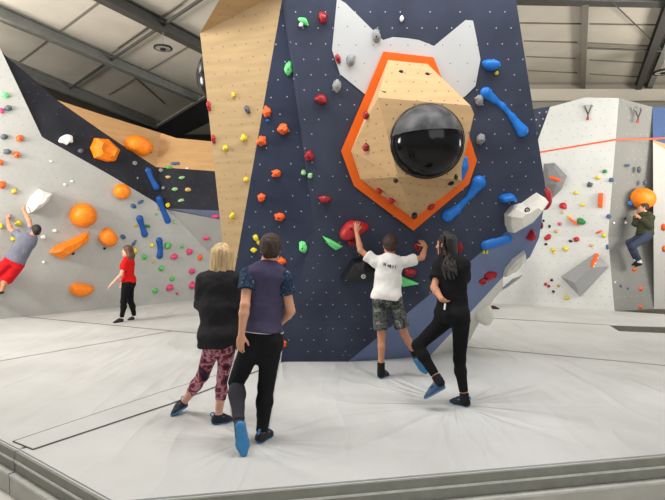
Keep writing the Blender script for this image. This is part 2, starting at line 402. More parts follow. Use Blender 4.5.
# ---- mats
def offset2(poly, d):
    n = len(poly); out = []
    ar = sum(poly[i][0] * poly[(i + 1) % n][1] - poly[(i + 1) % n][0] * poly[i][1] for i in range(n)); sg = 1 if ar > 0 else -1
    for i in range(n):
        a, b, c = poly[i - 1][:2], poly[i][:2], poly[(i + 1) % n][:2]
        e1 = unit(b - a); e2 = unit(c - b); n1 = V(-e1[1], e1[0]) * sg; n2 = V(-e2[1], e2[0]) * sg
        m = n1 + n2; m = m / max(.3, np.dot(m, n1)); out.append(b + m * d)
    return out
def wrinkle_mat():
    m = bpy.data.materials.new('white mat cover'); m.use_nodes = True; nt = m.node_tree; b = nt.nodes['Principled BSDF']; L = nt.links.new
    b.inputs['Roughness'].default_value = .55; b.inputs['Specular IOR Level'].default_value = .25
    g = nt.nodes.new('ShaderNodeNewGeometry'); pos = g.outputs['Position']
    def nz(sc, det, st=(1, 1, 1), rot=0):
        mp = nt.nodes.new('ShaderNodeMapping'); mp.inputs['Scale'].default_value = st; mp.inputs['Rotation'].default_value = (0, 0, rot)
        L(pos, mp.inputs['Vector']); n = nt.nodes.new('ShaderNodeTexNoise'); n.inputs['Scale'].default_value = sc; n.inputs['Detail'].default_value = det
        L(mp.outputs['Vector'], n.inputs['Vector']); return n.outputs['Fac']
    big = nz(.9, 3); r = nt.nodes.new('ShaderNodeValToRGB')
    r.color_ramp.elements[0].position = .3; r.color_ramp.elements[1].position = .7
    r.color_ramp.elements[0].color = (*lin(187, 188, 186), 1); r.color_ramp.elements[1].color = (*lin(202, 203, 202), 1)
    L(big, r.inputs['Fac']); L(r.outputs['Color'], b.inputs['Base Color'])
    sep = nt.nodes.new('ShaderNodeSeparateXYZ'); L(pos, sep.inputs[0])
    tot = mathn(nt, 'MULTIPLY', nz(1.3, 2, (1, .35, 1), .5), 1.5)
    for (fx, fy, fr, wt) in ((-.7, 4.15, 1.15, .42), (1.25, 5.05, 1.4, .6), (-1.4, 4.9, 1.0, .25)):
        dx = mathn(nt, 'SUBTRACT', sep.outputs[0], fx); dy = mathn(nt, 'SUBTRACT', sep.outputs[1], fy)
        an = mathn(nt, 'ARCTAN2', dy, dx); d = mathn(nt, 'SQRT', mathn(nt, 'ADD', mathn(nt, 'MULTIPLY', dx, dx), mathn(nt, 'MULTIPLY', dy, dy)))
        cb = nt.nodes.new('ShaderNodeCombineXYZ'); L(mathn(nt, 'MULTIPLY', mathn(nt, 'COSINE', an), fr), cb.inputs[0]); L(mathn(nt, 'MULTIPLY', mathn(nt, 'SINE', an), fr), cb.inputs[1]); L(mathn(nt, 'MULTIPLY', d, .35), cb.inputs[2])
        n = nt.nodes.new('ShaderNodeTexNoise'); n.inputs['Scale'].default_value = 1.; n.inputs['Detail'].default_value = 2; n.inputs['Distortion'].default_value = .8; L(cb.outputs[0], n.inputs['Vector'])
        ridge = mathn(nt, 'ABSOLUTE', mathn(nt, 'SUBTRACT', n.outputs['Fac'], .5))
        ridge = mathn(nt, 'SUBTRACT', 1., mathn(nt, 'MINIMUM', mathn(nt, 'MULTIPLY', ridge, 7.), 1.))
        fall = mathn(nt, 'MULTIPLY', mathn(nt, 'POWER', 2.718, mathn(nt, 'MULTIPLY', d, -.75)), mathn(nt, 'MINIMUM', mathn(nt, 'MULTIPLY', d, 2.), 1.))
        tot = mathn(nt, 'ADD', tot, mathn(nt, 'MULTIPLY', mathn(nt, 'MULTIPLY', ridge, fall), wt))
    ri = mathn(nt, 'ABSOLUTE', mathn(nt, 'SUBTRACT', nz(.8, 2, (1.6, .4, 1), .9), .5))
    ri = mathn(nt, 'SUBTRACT', 1., mathn(nt, 'MINIMUM', mathn(nt, 'MULTIPLY', ri, 14.), 1.))
    tot = mathn(nt, 'ADD', tot, mathn(nt, 'MULTIPLY', ri, .22))
    bp = nt.nodes.new('ShaderNodeBump'); bp.inputs['Strength'].default_value = .85; bp.inputs['Distance'].default_value = .08
    L(tot, bp.inputs['Height']); L(bp.outputs['Normal'], b.inputs['Normal'])
    return m
M_mat = wrinkle_mat()
M_matband = mat('grey mat border', lin(134, 135, 127), .6, .25, .05, 8, bump=.1, bscale=12)
M_matside = mat('pale mat side', lin(176, 175, 168), .6, .25, .04, 5, bump=.1, bscale=9)
M_pipe = mat('pale piping', lin(196, 196, 190), .6)
TH = .34
def clip2(poly, p, n):
    out = []; m = len(poly)
    for i in range(m):
        a, b = V(*poly[i][:2]), V(*poly[(i + 1) % m][:2]); da, db = np.dot(a - p[:2], n[:2]), np.dot(b - p[:2], n[:2])
        if da >= 0: out.append(a)
        if (da >= 0) != (db >= 0): out.append(a + (b - a) * da / (da - db))
    return out
LB0, LB1 = F(0, 319), F(200, 299.7); RB0, RB1 = F(488, 303), F(614.5, 311)
def room(poly):
    for a, b in ((LB0, LB1), (RB0, RB1), (wa * V(1, 1, 0), wb * V(1, 1, 0))):
        d = unit(b - a); n = V(-d[1], d[0], 0)
        if np.dot(n, -a) < 0: n = -n
        poly = clip2(poly, a - n * .02, n)
    return poly
def slab(name, poly, label, gap=.009, m=None, bottom=-TH):
    p2 = offset2([V(*q[:2]) for q in poly], gap); n = len(p2)
    vs = [V(q[0], q[1], 0) for q in p2] + [V(q[0], q[1], bottom) for q in p2]
    fs = [tuple(range(n)), tuple(range(n, 2 * n))] + [(i, (i + 1) % n, n + (i + 1) % n, n + i) for i in range(n)]
    o = mesh_obj(name, vs, fs, m or M_mat, origin=V(p2[0][0], p2[0][1], bottom))
    bm = bmesh.new(); bm.from_mesh(o.data); bmesh.ops.recalc_face_normals(bm, faces=bm.faces)
    ed = [e for e in bm.edges if all(v.co.z > TH * .9 for v in e.verts)]
    bmesh.ops.bevel(bm, geom=ed, offset=.012, segments=2, affect='EDGES'); bm.to_mesh(o.data); bm.free()
    tag(o, label, 'mat', 'landing mats'); return o
f0, f1 = F(112, 503), F(665, 455); ff = unit(f1 - f0)
l0, l1 = F(17, 450), F(0, 443); lf = unit(l1 - f0)
fR = f0 + ff * 9.5
s1a, s1b = F(17, 450), F(281, 362)
r0, r1 = F(467, 347), F(665, 365.5); rR = r0 + (r1 - r0) * 2.2
s2a, s2b = F(0, 361), F(172, 331); s2x = s2b + (s2a - s2b) * 2.0
s3 = F(27, 317); s3x = s2b + (s3 - s2b) * 1.35
hidB = V(-.9, 9.0, 0)
lX = f0 + lf * 4.6
matA = slab('landing_mat', [f0, fR, rR, r0, V(.8, 7.75, 0), s1b, s1a], 'large pale grey landing mat in front of the navy boulder, under the four standing climbers')
matB = slab('landing_mat', [lX, s1a, s1b, V(.8, 7.75, 0), hidB, F(200, 333.5), s2b, s2a, s2x], 'pale landing mat at the left, between the two long seams')
matC = slab('landing_mat', room([s2x, s2a, s2b, s3, s3x, V(-9.5, 9.5, 0), V(-9, 5.5, 0)]), 'pale landing mat along the left wall, nearer than the woman in red')
matD = slab('landing_mat', room([s3x, s3, s2b, F(200, 333.5), hidB, V(-.4, 15.5, 0), V(-6, 16.5, 0), V(-9.5, 12, 0)]), 'far landing mat under the woman in the red top')
pn0, pn1 = F(620, 331), F(665, 333); pf0, pf1 = F(610, 325.2), F(665, 327)
pnR = pn0 + (pn1 - pn0) * 3; pfR = pf0 + (pf1 - pf0) * 3; q4 = F(488, 318)
matE = slab('landing_mat', [r0, rR, pnR, pn0, pf0, q4, V(1.2, 11., 0), V(.9, 8.0, 0)], 'pale landing mat right of the boulder, between the two cross seams')
matG = slab('landing_mat', room([q4, pf0, pfR, V(12, 14, 0), V(.5, 14.3, 0), V(1.2, 11., 0)]), 'far right landing mat along the foot of the white climbing wall')
MB().box((pf0 + pfR) / 2 + V(0, -.012, -.12), (unit(pfR - pf0), np.cross(V(0, 0, 1), unit(pfR - pf0)), V(0, 0, 1)), (np.linalg.norm(pfR - pf0) / 2, .008, .115)).build('border_band', mat('dark mat border', lin(110, 110, 102)), matG)
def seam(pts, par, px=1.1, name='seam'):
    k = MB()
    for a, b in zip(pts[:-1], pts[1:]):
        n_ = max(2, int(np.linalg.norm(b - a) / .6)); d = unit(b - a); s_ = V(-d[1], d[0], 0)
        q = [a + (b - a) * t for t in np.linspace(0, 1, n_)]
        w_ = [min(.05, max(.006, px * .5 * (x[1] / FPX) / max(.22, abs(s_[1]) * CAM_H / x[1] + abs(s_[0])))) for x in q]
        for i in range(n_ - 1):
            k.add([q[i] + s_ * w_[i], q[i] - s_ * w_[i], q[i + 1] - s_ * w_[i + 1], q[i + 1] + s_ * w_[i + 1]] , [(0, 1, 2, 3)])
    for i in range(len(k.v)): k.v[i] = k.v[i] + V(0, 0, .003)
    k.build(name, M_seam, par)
M_seam = mat('dark seam and flap edge shade', lin(92, 92, 88), .8)  # dark seam lines, and the shade painted along the flap edges
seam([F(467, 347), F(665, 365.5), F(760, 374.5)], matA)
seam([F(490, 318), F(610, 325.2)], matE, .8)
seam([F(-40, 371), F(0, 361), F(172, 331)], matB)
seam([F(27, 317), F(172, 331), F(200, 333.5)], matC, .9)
def edge_strip(a, b, out, parent):
    d = unit(b - a); L_ = np.linalg.norm(b - a) / 2; c = (a + b) / 2; Z = V(0, 0, 1)
    for nm, z0, z1, dep, m in (('border_band', -.165, -.012, .012, M_matband), ('piping', -.09, -.075, .022, M_pipe), ('side_panel', -.338, -.175, .05, M_matside), ('side_piping', -.19, -.172, .058, M_pipe)):
        MB().box(c + out * (dep / 2 - .004) + Z * (z0 + z1) / 2, (d, out, Z), (L_, dep / 2 + .004, (z1 - z0) / 2)).build(nm, m, parent)
of_ = unit(V(ff[1], -ff[0], 0)); ol = unit(V(-lf[1], lf[0], 0))
if np.dot(ol, V(-1, -1, 0)) < 0: ol = -ol
edge_strip(f0, fR, of_, matA); edge_strip(f0, s1a, ol, matA); edge_strip(s1a - ol * .0 + lf * .02, lX, ol, matB)
# velcro cover flap along the left seam
fl = [F(13, 442), F(33, 450), F(170, 404.5), F(281, 362.5), F(262, 361.8), F(160, 393)]
mesh_obj('cover_flap', [q + V(0, 0, .007) for q in fl] + [q + V(0, 0, .001) for q in fl], [tuple(range(6))] + [(i, (i + 1) % 6, 6 + (i + 1) % 6, 6 + i) for i in range(6)], M_mat, matB)
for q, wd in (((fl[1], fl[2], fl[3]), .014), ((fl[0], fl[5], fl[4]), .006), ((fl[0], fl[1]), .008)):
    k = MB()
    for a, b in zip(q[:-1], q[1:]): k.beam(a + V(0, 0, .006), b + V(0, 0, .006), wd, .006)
    k.build('flap_edge_shade', M_seam, matB)  # dark strips stand in for the shadow along the flap edges

# ---- the boulder
M0 = V(0, 6.83, 0)
PM = Plane(M0, M0 + V(1, 0, 0), M0 + V(0, -.27, 1))
A, B, Cc = PM.hit(286, 0), PM.hit(315, 232), F(272, 361.7)
D = F(238, 360.5); E = P(229, 303, 6.78); Fp = P(282, 0, 5.78); G = P(200, 33, 6.15)
A2 = A + (A - B) * .12; F2 = Fp + (Fp - E) * .05; F3 = Fp + (Fp - E) * .09
a_, b_, d2 = F(348, 361.7), PM.hit(545, 200), F(430, 356)
PN = Plane(a_, b_, d2)
c1, c2, d1 = PN.hit(539, 238), PN.hit(530, 257), PN.hit(503, 277)
g1, g2 = P(503, 290, d1[1] + .55), F(466, 347)
g1b = P(490, 303, d1[1] + .65)
PS = Plane(d2, d1, g2)
g1, g1b = PS.hit(503, 289), PS.hit(488, 306)
bo = empty('climbing_boulder', (0.3, 7.2, 0)); tag(bo, 'large overhanging navy climbing boulder with a grey animal head shape and plywood side', 'climbing wall')
TR, TR2 = PM.hit(516, 0), PM.hit(512.5, -22); TL = PM.hit(284.3, -22)
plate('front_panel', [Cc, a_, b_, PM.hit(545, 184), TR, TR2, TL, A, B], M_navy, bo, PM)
P1 = Plane(E, B, Fp)
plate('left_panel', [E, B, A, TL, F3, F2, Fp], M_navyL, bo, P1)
P2 = Plane(B, Cc, E)
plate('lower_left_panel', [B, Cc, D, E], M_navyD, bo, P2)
PW = Plane(E, Fp, G)
K = PW.hit(283.6, -9); plate('plywood_panel', [E, Fp, F2, K, G], M_ply, bo, PW)
T1 = P(232, -22, 5.5)
PT = Plane(G, K, T1)
plate('plywood_top_panel', [G, K, PT.hit(284, -22), T1], M_plyS, bo, PT)
plate('right_underside_panel', [a_, b_, c1, c2, d1, d2], M_navyN, bo, PN)
plate('pale_base_panel', [d2, d1, g1, g1b, g2], M_palebase, bo, PS)
outl = [D, E, G, T1, F3, TL, TR2, TR, PM.hit(545, 184), b_, c1, c2, d1, g1, g1b, g2]
k = MB(); back = [V(q[0] * .82, q[1] + 1.1, q[2]) for q in outl]
for i in range(len(outl) - 1): k.add([outl[i], outl[i + 1], back[i + 1], back[i]], [(0, 1, 2, 3)])
k.add(back, [tuple(range(len(back)))])
k.build('back_boards', M_dark, bo)
fox = [(337, -2), (345.5, 3), (383, 40), (393, 37), (406, 38), (419, 40), (434, 46), (465.5, 20), (473, 20.5), (477, 40), (480.5, 59.5), (475.5, 86), (465.6, 96), (425, 120), (380, 115), (364.7, 94), (340, 74), (332, 50)]
plate('painted_head_panel', [PM.hit(x, y, .008) for x, y in fox], M_fox, bo, PM)

# ---- left climbing wall
q0, q1 = F(0, 319), F(200, 299.7); qd = unit(q1 - q0); nh = unit(np.cross(qd, V(0, 0, 1)))
if np.dot(nh, -q0) < 0: nh = -nh
PGL = Plane(q0, q1, (q0 + q1) / 2 + V(0, 0, 3) + nh * .5)
lw = empty('climbing_wall', q0); tag(lw, 'faceted grey climbing wall on the left with navy and plywood upper bands', 'climbing wall')
cr = PGL.hit(169, 210); cb_ = PGL.hit(222, 266); crb = cr + (cb_ - cr) * (cr[2] / (cr[2] - cb_[2]))
qL = q0 - qd * 2.2
gl = [qL, q1, crb, cb_, cr, PGL.hit(155, 202), PGL.hit(110, 175), PGL.hit(42, 137), PGL.hit(0, 48), PGL.hit(-12, 24), PGL.hit(-90, 24)]
gl.sort(key=lambda q: 0)
plate('grey_panel', gl, M_grey, lw, PGL)
p1_, p2_ = PGL.hit(42, 137), PGL.hit(163, 207)
PNL = Plane(p1_, p2_, p1_ + V(0, 0, 1))
f1_, f2_ = PNL.hit(156, 167), PNL.hit(163, 208)
PNR = Plane(f1_, f2_, P(226, 172, f1_[1] + .5))
PNR_ = PNR
g3 = PNR.hit(228, 221)
plate('navy_panel', [PNL.hit(42, 137), PNL.hit(110, 175), PNL.hit(155, 202), f2_, f1_, PNL.hit(123.5, 146), PNL.hit(100, 130), PNL.hit(57, 100), PNL.hit(30, 76), PNL.hit(8, 58), PNL.hit(0, 50), PNL.hit(-5, 55)], M_dnavy, lw, PNL)
tw = PNL.hit(161, 133)
plate('plywood_band', [PNL.hit(57, 100), PNL.hit(100, 114), tw, f1_, PNL.hit(123.5, 146), PNL.hit(100, 130)], M_plyW, lw, PNL)
plate('plywood_band', [tw, PNR.hit(176, 138), PNR.hit(228, 143), PNR.hit(228, 172), f1_], M_plyW, lw, PNR)
plate('navy_panel', [f1_, PNR.hit(228, 172), PNR.hit(228, 211), PNR.hit(169.5, 208.6), f2_], M_dnavy, lw, PNR)
plate('blue_grey_strip', [f2_, PNR.hit(169.5, 208.6), PNR.hit(228, 211), g3, cr], mat('slate strip paint', lin(84, 92, 116)), lw)
PGR = Plane(cr, cb_, g3)
plate('lower_grey_panel', [cr, g3, PGR.hit(262, 225), PGR.hit(270, 285), crb, cb_], M_grey2, lw, PGR)

# ---- right climbing wall
rl, rm = F(488, 303), F(614.5, 311)
mid = P(608, 237, rm[1] + .25); top = P(619, 98, rm[1] - .25)
PR1l = Plane(rl, rm, mid); lm = PR1l.hit(486, 237)
PR1 = Plane(lm, mid, top)
rw = empty('climbing_wall', rm); tag(rw, 'white and grey faceted climbing wall at the back right', 'climbing wall')
plate('lower_white_panel', [rl, rm, mid, lm], M_rw, rw, PR1l)
plate('white_panel', [lm, mid, top, PR1.hit(585, 97.5), PR1.hit(550, 107), PR1.hit(538, 140), PR1.hit(486, 160)], M_rw, rw, PR1)
e0, e1, e2 = F(654, 309), P(653, 200, rm[1] + .2), P(652.5, 107, rm[1] + .0)
PR2 = Plane(rm, e0, mid); PR2u = Plane(mid, top, e1)
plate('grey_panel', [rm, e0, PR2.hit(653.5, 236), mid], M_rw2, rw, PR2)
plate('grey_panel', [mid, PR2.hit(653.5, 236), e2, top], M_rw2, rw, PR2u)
PR3 = Plane(e0, e2, e0 + V(2.2, .25, 0))
plate('end_panel', [e0, PR3.hit(760, 309), PR3.hit(760, 205), PR3.hit(653, 142)], panel_mat('end wall paint', lin(178, 178, 175), (.36, .36, .36), .19, .013, .03, keep=.6), rw, PR3)
plate('plywood_sliver', [PR3.hit(653, 142), PR3.hit(760, 205), PR3.hit(760, 172), PR3.hit(653, 140)], M_plyW, rw, PR3)
plate('blue_panel', [PR3.hit(653, 140), PR3.hit(760, 172), PR3.hit(760, 107), e2], M_blueW, rw, PR3)
PB = Plane(PR1.hit(538, 140, -.25), PR1.hit(550, 107, -.25), PR1.hit(560, 140, -.25))
plate('navy_back_panel', [PB.hit(x, y) for x, y in ((528, 110), (552, 106), (552, 150), (528, 150))], panel_mat('speckled navy', lin(70, 76, 96), (.5, .5, .55), .16, .02, .1, speck=.05), rw, PB)
# orange boundary line painted across the panels
k = MB()
for pl, a, b in ((PR1, (538.5, 152.5), (615.5, 139.6)), (PR2u, (615.5, 139.6), (653, 138.8)), (PR3, (653, 138.8), (740, 134))):
    x, y = pl.hit(*a, .006), pl.hit(*b, .006); k.beam(x, y, .01, .035, pl.v)
k.build('orange_line', mat('orange line paint', lin(232, 92, 44)), rw)
# ================================================================= holds
def plastic(n, c, rough=.45, var=.07): return mat(n, c, rough, .4, var, 18, bump=.12, bscale=90)
HM = dict(
    orange=plastic('orange resin', lin(250, 132, 18)), rorange=plastic('red orange resin', lin(238, 96, 32)), red=plastic('red resin', lin(180, 32, 42)),
    crimson=plastic('crimson resin', lin(152, 26, 38), .35), pink=plastic('pink resin', lin(214, 62, 112)), green=plastic('green resin', lin(84, 178, 92)),
    lgreen=plastic('light green resin', lin(112, 226, 132)), dgreen=plastic('dark green resin', lin(40, 128, 62)), mint=plastic('mint resin', lin(150, 200, 140)),
    yellow=plastic('yellow resin', lin(222, 200, 40)), ochre=plastic('ochre resin', lin(196, 168, 70)), tan=plastic('tan resin', lin(206, 170, 104)),
    blue=plastic('blue resin', lin(28, 116, 208), .35), bluel=plastic('royal blue resin', lin(20, 78, 152), .4), slate=plastic('slate blue resin', lin(70, 96, 138)), grey=plastic('grey resin', lin(140, 142, 142), .7), dgrey=plastic('dark grey resin', lin(86, 90, 98), .7),
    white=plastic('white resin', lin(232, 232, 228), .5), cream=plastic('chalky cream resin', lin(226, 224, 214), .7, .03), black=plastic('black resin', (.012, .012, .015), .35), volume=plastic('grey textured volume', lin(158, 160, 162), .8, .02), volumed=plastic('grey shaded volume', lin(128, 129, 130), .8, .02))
M_bolt = mat('dark bolt', (.02, .02, .02), .4, .4, metal=.6)
HOLDS = []
def fin(o, label, group, cat='climbing hold'):
    tag(o, label, cat, group); HOLDS.append(o); return o
def bolt(o, c, n, r, m=None):
    return MB().disc(np.asarray(c) - n * .006, n, r, .012, 10).build('bolt', m or M_bolt, o)

ICO = None
def ico(sub=3):
    bm = bmesh.new(); bmesh.ops.create_icosphere(bm, subdivisions=sub, radius=1)
    v = np.array([q.co[:] for q in bm.verts]); f = [[q.index for q in p.verts] for p in bm.faces]; bm.free(); return v, f
ICO3 = ico(3); ICO2 = ico(2)
SEED = [0]
def blob(px, py, w, h, pl, m, label, group, ang=0., depth=.55, lump=.22, name='climbing_hold', bolts=None, flat=False):
    """a lumpy hand hold of w x h pixels bolted on the plane, ang in degrees counter clockwise"""
    SEED[0] += 1
    c = pl.hit(px, py); k = c[1] / FPX; w = max(w, 1.6) * k / 2; h = max(h, 1.6) * k / 2; d = min(w, h) * 2 * depth
    v, f = ICO3 if w * h > 4e-4 else ICO2
    v = v.copy()
    ns = np.array([noise.noise(Vector(q * 1.7 + SEED[0] * 3.1)) + .5 * noise.noise(Vector(q * 3.6 + SEED[0] * 1.7)) for q in v])
    v = v * (1 + lump * ns)[:, None]
    v[:, 2] = np.where(v[:, 2] < 0, v[:, 2] * .12, v[:, 2])
    v[:, 1] -= .25 * v[:, 2] * (v[:, 2] > 0) * (1 if not flat else 0)      # lip droops: undercut jug profile
    v[:, 0] *= 1 + .35 * lump * np.sin(v[:, 1] * 4 + SEED[0])
    t = math.radians(ang); ca, sa = math.cos(t), math.sin(t)
    x = v[:, 0] * w; y = v[:, 1] * h
    W = c + np.outer(x * ca - y * sa, pl.u) + np.outer(x * sa + y * ca, pl.v) + np.outer(v[:, 2] * d + .003, pl.n)
    o = mesh_obj(name, W, f, HM[m] if isinstance(m, str) else m, origin=c, smooth=True)
    if bolts or (bolts is None and max(w, h) > .055): bolt(o, c + pl.n * (d * .93) - pl.v * .25 * h * .9, pl.n, .011)
    return fin(o, label, group)

def chaikin(p, it=2):
    p = [np.asarray(q, float) for q in p]
    for _ in range(it):
        p = [r for i in range(len(p)) for r in (p[i] * .75 + p[(i + 1) % len(p)] * .25, p[i] * .25 + p[(i + 1) % len(p)] * .75)]
    return p
def poly(out, pl, H, m, label, group, soft=0, peak=None, prof=((1, 0), (.97, .32), (.86, .72), (.6, .95), (.3, 1.)), smooth=True, name='climbing_hold', bolts=(), noiseamt=.0):
    """a moulded hold with the given outline, swelling H metres from the plane"""
    p = [pl.uv(pl.hit(x, y)) for x, y in out]
    if soft: p = chaikin(p, soft)
    p = np.array(p); cen = pl.uv(pl.hit(*peak)) if peak else p.mean(0); n = len(p)
    vs = []; fs = []
    for s, hh in prof:
        for q in p: vs.append(pl.at(cen + (q - cen) * s, hh * H + .002))
    top = len(vs); vs.append(pl.at(cen, H * (prof[-1][1] + .0) + .002))
    for r in range(len(prof) - 1):
        for i in range(n): fs.append((r * n + i, r * n + (i + 1) % n, (r + 1) * n + (i + 1) % n, (r + 1) * n + i))
    b = (len(prof) - 1) * n
    for i in range(n): fs.append((b + i, b + (i + 1) % n, top))
    o = mesh_obj(name, vs, fs, HM[m] if isinstance(m, str) else m, origin=pl.at(cen), smooth=smooth)
    bm = bmesh.new(); bm.from_mesh(o.data); bmesh.ops.recalc_face_normals(bm, faces=bm.faces); bm.to_mesh(o.data); bm.free()
    if smooth:
        for f in o.data.polygons: f.use_smooth = True
    for bx, by, hh, r in bolts: bolt(o, pl.hit(bx, by, hh), pl.n, r)
    return fin(o, label, group)

def bone(chain, pl, m, label, group, flat=1.0, res=.012, name='climbing_hold', bolts=()):
    """smooth pinch made of swelling knuckles: (px, py, radius px)"""
    sd = Sdf(); pts = [pl.hit(x, y) for x, y, r in chain]; rs = [r * q[1] / FPX for q, (x, y, r) in zip(pts, chain)]
    for i in range(len(pts) - 1): sd.cone(pts[i], pts[i + 1], rs[i], rs[i + 1], k=.03, cuts=((pts[i], -pl.n),), flat=(pl.n, flat) if flat != 1 else None)
    o = sdf_obj(name, sd, res, HM[m] if isinstance(m, str) else m, origin=pts[0])
    for bx, by, hh, r in bolts: bolt(o, pl.hit(bx, by, hh), pl.n, r)
    return fin(o, label, group)

gL = 'holds on the left climbing wall'; gB = 'holds on the navy boulder'; gW = 'holds on the plywood side panel'; gR = 'holds on the right climbing wall'; gV = 'holds on the plywood volume'
# ---------------- left wall: large orange shapes
facet = ((1, 0), (.9, .6), (.45, 1.))
poly([(94, 138), (106, 139), (118.5, 150.5), (114, 161.5), (107.5, 162), (94, 158), (90, 148)], PNL, .22, 'orange', 'angular orange block hold on the navy band, right of the white shell hold', gL, prof=((1, 0), (.93, .55), (.55, 1.), (.2, .75)), smooth=False, peak=(105, 151))
poly([(126, 138), (134, 135), (143, 139.6), (149.6, 146), (149.6, 152), (143, 157.7), (133.4, 152), (124, 148)], PNL, .3, 'orange', 'rounded orange hold on the plywood band, beside the navy edge', gL, soft=1, peak=(141, 145), bolts=((150.5, 152, .01, .03),))
poly([(114, 185), (124, 183), (130, 190), (127, 197), (121, 200), (113, 195)], PGL, .22, 'orange', 'small angular orange block on grey just under the navy band', gL, soft=1)
o = poly([(82.4 + 13.5 * math.cos(t), 215 + 12 * math.sin(t)) for t in np.arange(28) * 2 * math.pi / 28], PGL, .34, 'orange', 'round orange dome hold on the left grey wall', gL, prof=((1, 0), (.98, .25), (.9, .5), (.74, .75), (.5, .92), (.25, .99)))
poly([(87.7, 231), (89, 239), (76, 249), (61, 259), (49, 252.7), (54.6, 246), (71, 239)], PGL, .24, 'orange', 'long slanting orange wedge hold under the round orange dome', gL, prof=((1, 0), (.9, .55), (.5, 1.)), smooth=False, peak=(68, 246), bolts=((73, 253.5, .03, .035),))
poly([(99, 233), (107.5, 226), (117.4, 236), (114, 244.4), (107.5, 247), (98.6, 241)], PGL, .24, 'orange', 'faceted orange hold left of the woman in red, above her head height', gL, soft=1, bolts=((104.5, 248.5, .01, .03),))
poly([(69.5, 286), (74.4, 282.5), (92.6, 285), (93.6, 289), (82.7, 296.7), (70, 294)], PGL, .24, 'orange', 'lowest orange block on the left grey wall near the mat', gL, soft=1)
poly([(39, 189), (50.6, 193), (47, 200), (40, 207), (28, 213), (26, 207), (30, 197)], PGL, .3, 'white', 'large white faceted hold gripped by the climber in red shorts', gL, prof=((1, 0), (.9, .6), (.4, 1.)), smooth=False, peak=(38, 198), bolts=((41, 204, .17, .03),))
poly([(58, 142.4), (59, 138.5), (62, 136), (67, 134), (72.5, 136), (72, 139), (73, 143), (68, 143), (66.5, 145.5), (64, 143.5)], PNL, .1, 'white', 'white scalloped shell hold at the upper edge of the grey wall', gL, soft=1)
bone([(148, 170.5, 3.4), (151, 178, 2.6), (156, 187, 3.8)], PNL, 'bluel', 'blue dumbbell pinch on the navy band, highest of four', gL)
bone([(158.7, 199, 3.8), (162.5, 209, 2.6), (167.5, 220.5, 3.4)], PGL, 'bluel', 'blue dumbbell pinch crossing from navy band onto grey, second from top', gL)
bone([(139.5, 218.5, 3.6), (142, 226, 2.4), (144.5, 234, 3.4)], PGL, 'bluel', 'blue dumbbell pinch on grey wall right above the woman in red', gL)
bone([(159, 240.5, 3.4), (160.3, 248, 2.6), (159.6, 255.5, 3.4)], PGL, 'bluel', 'blue dumbbell pinch hanging upright, lowest of four on the left wall', gL)
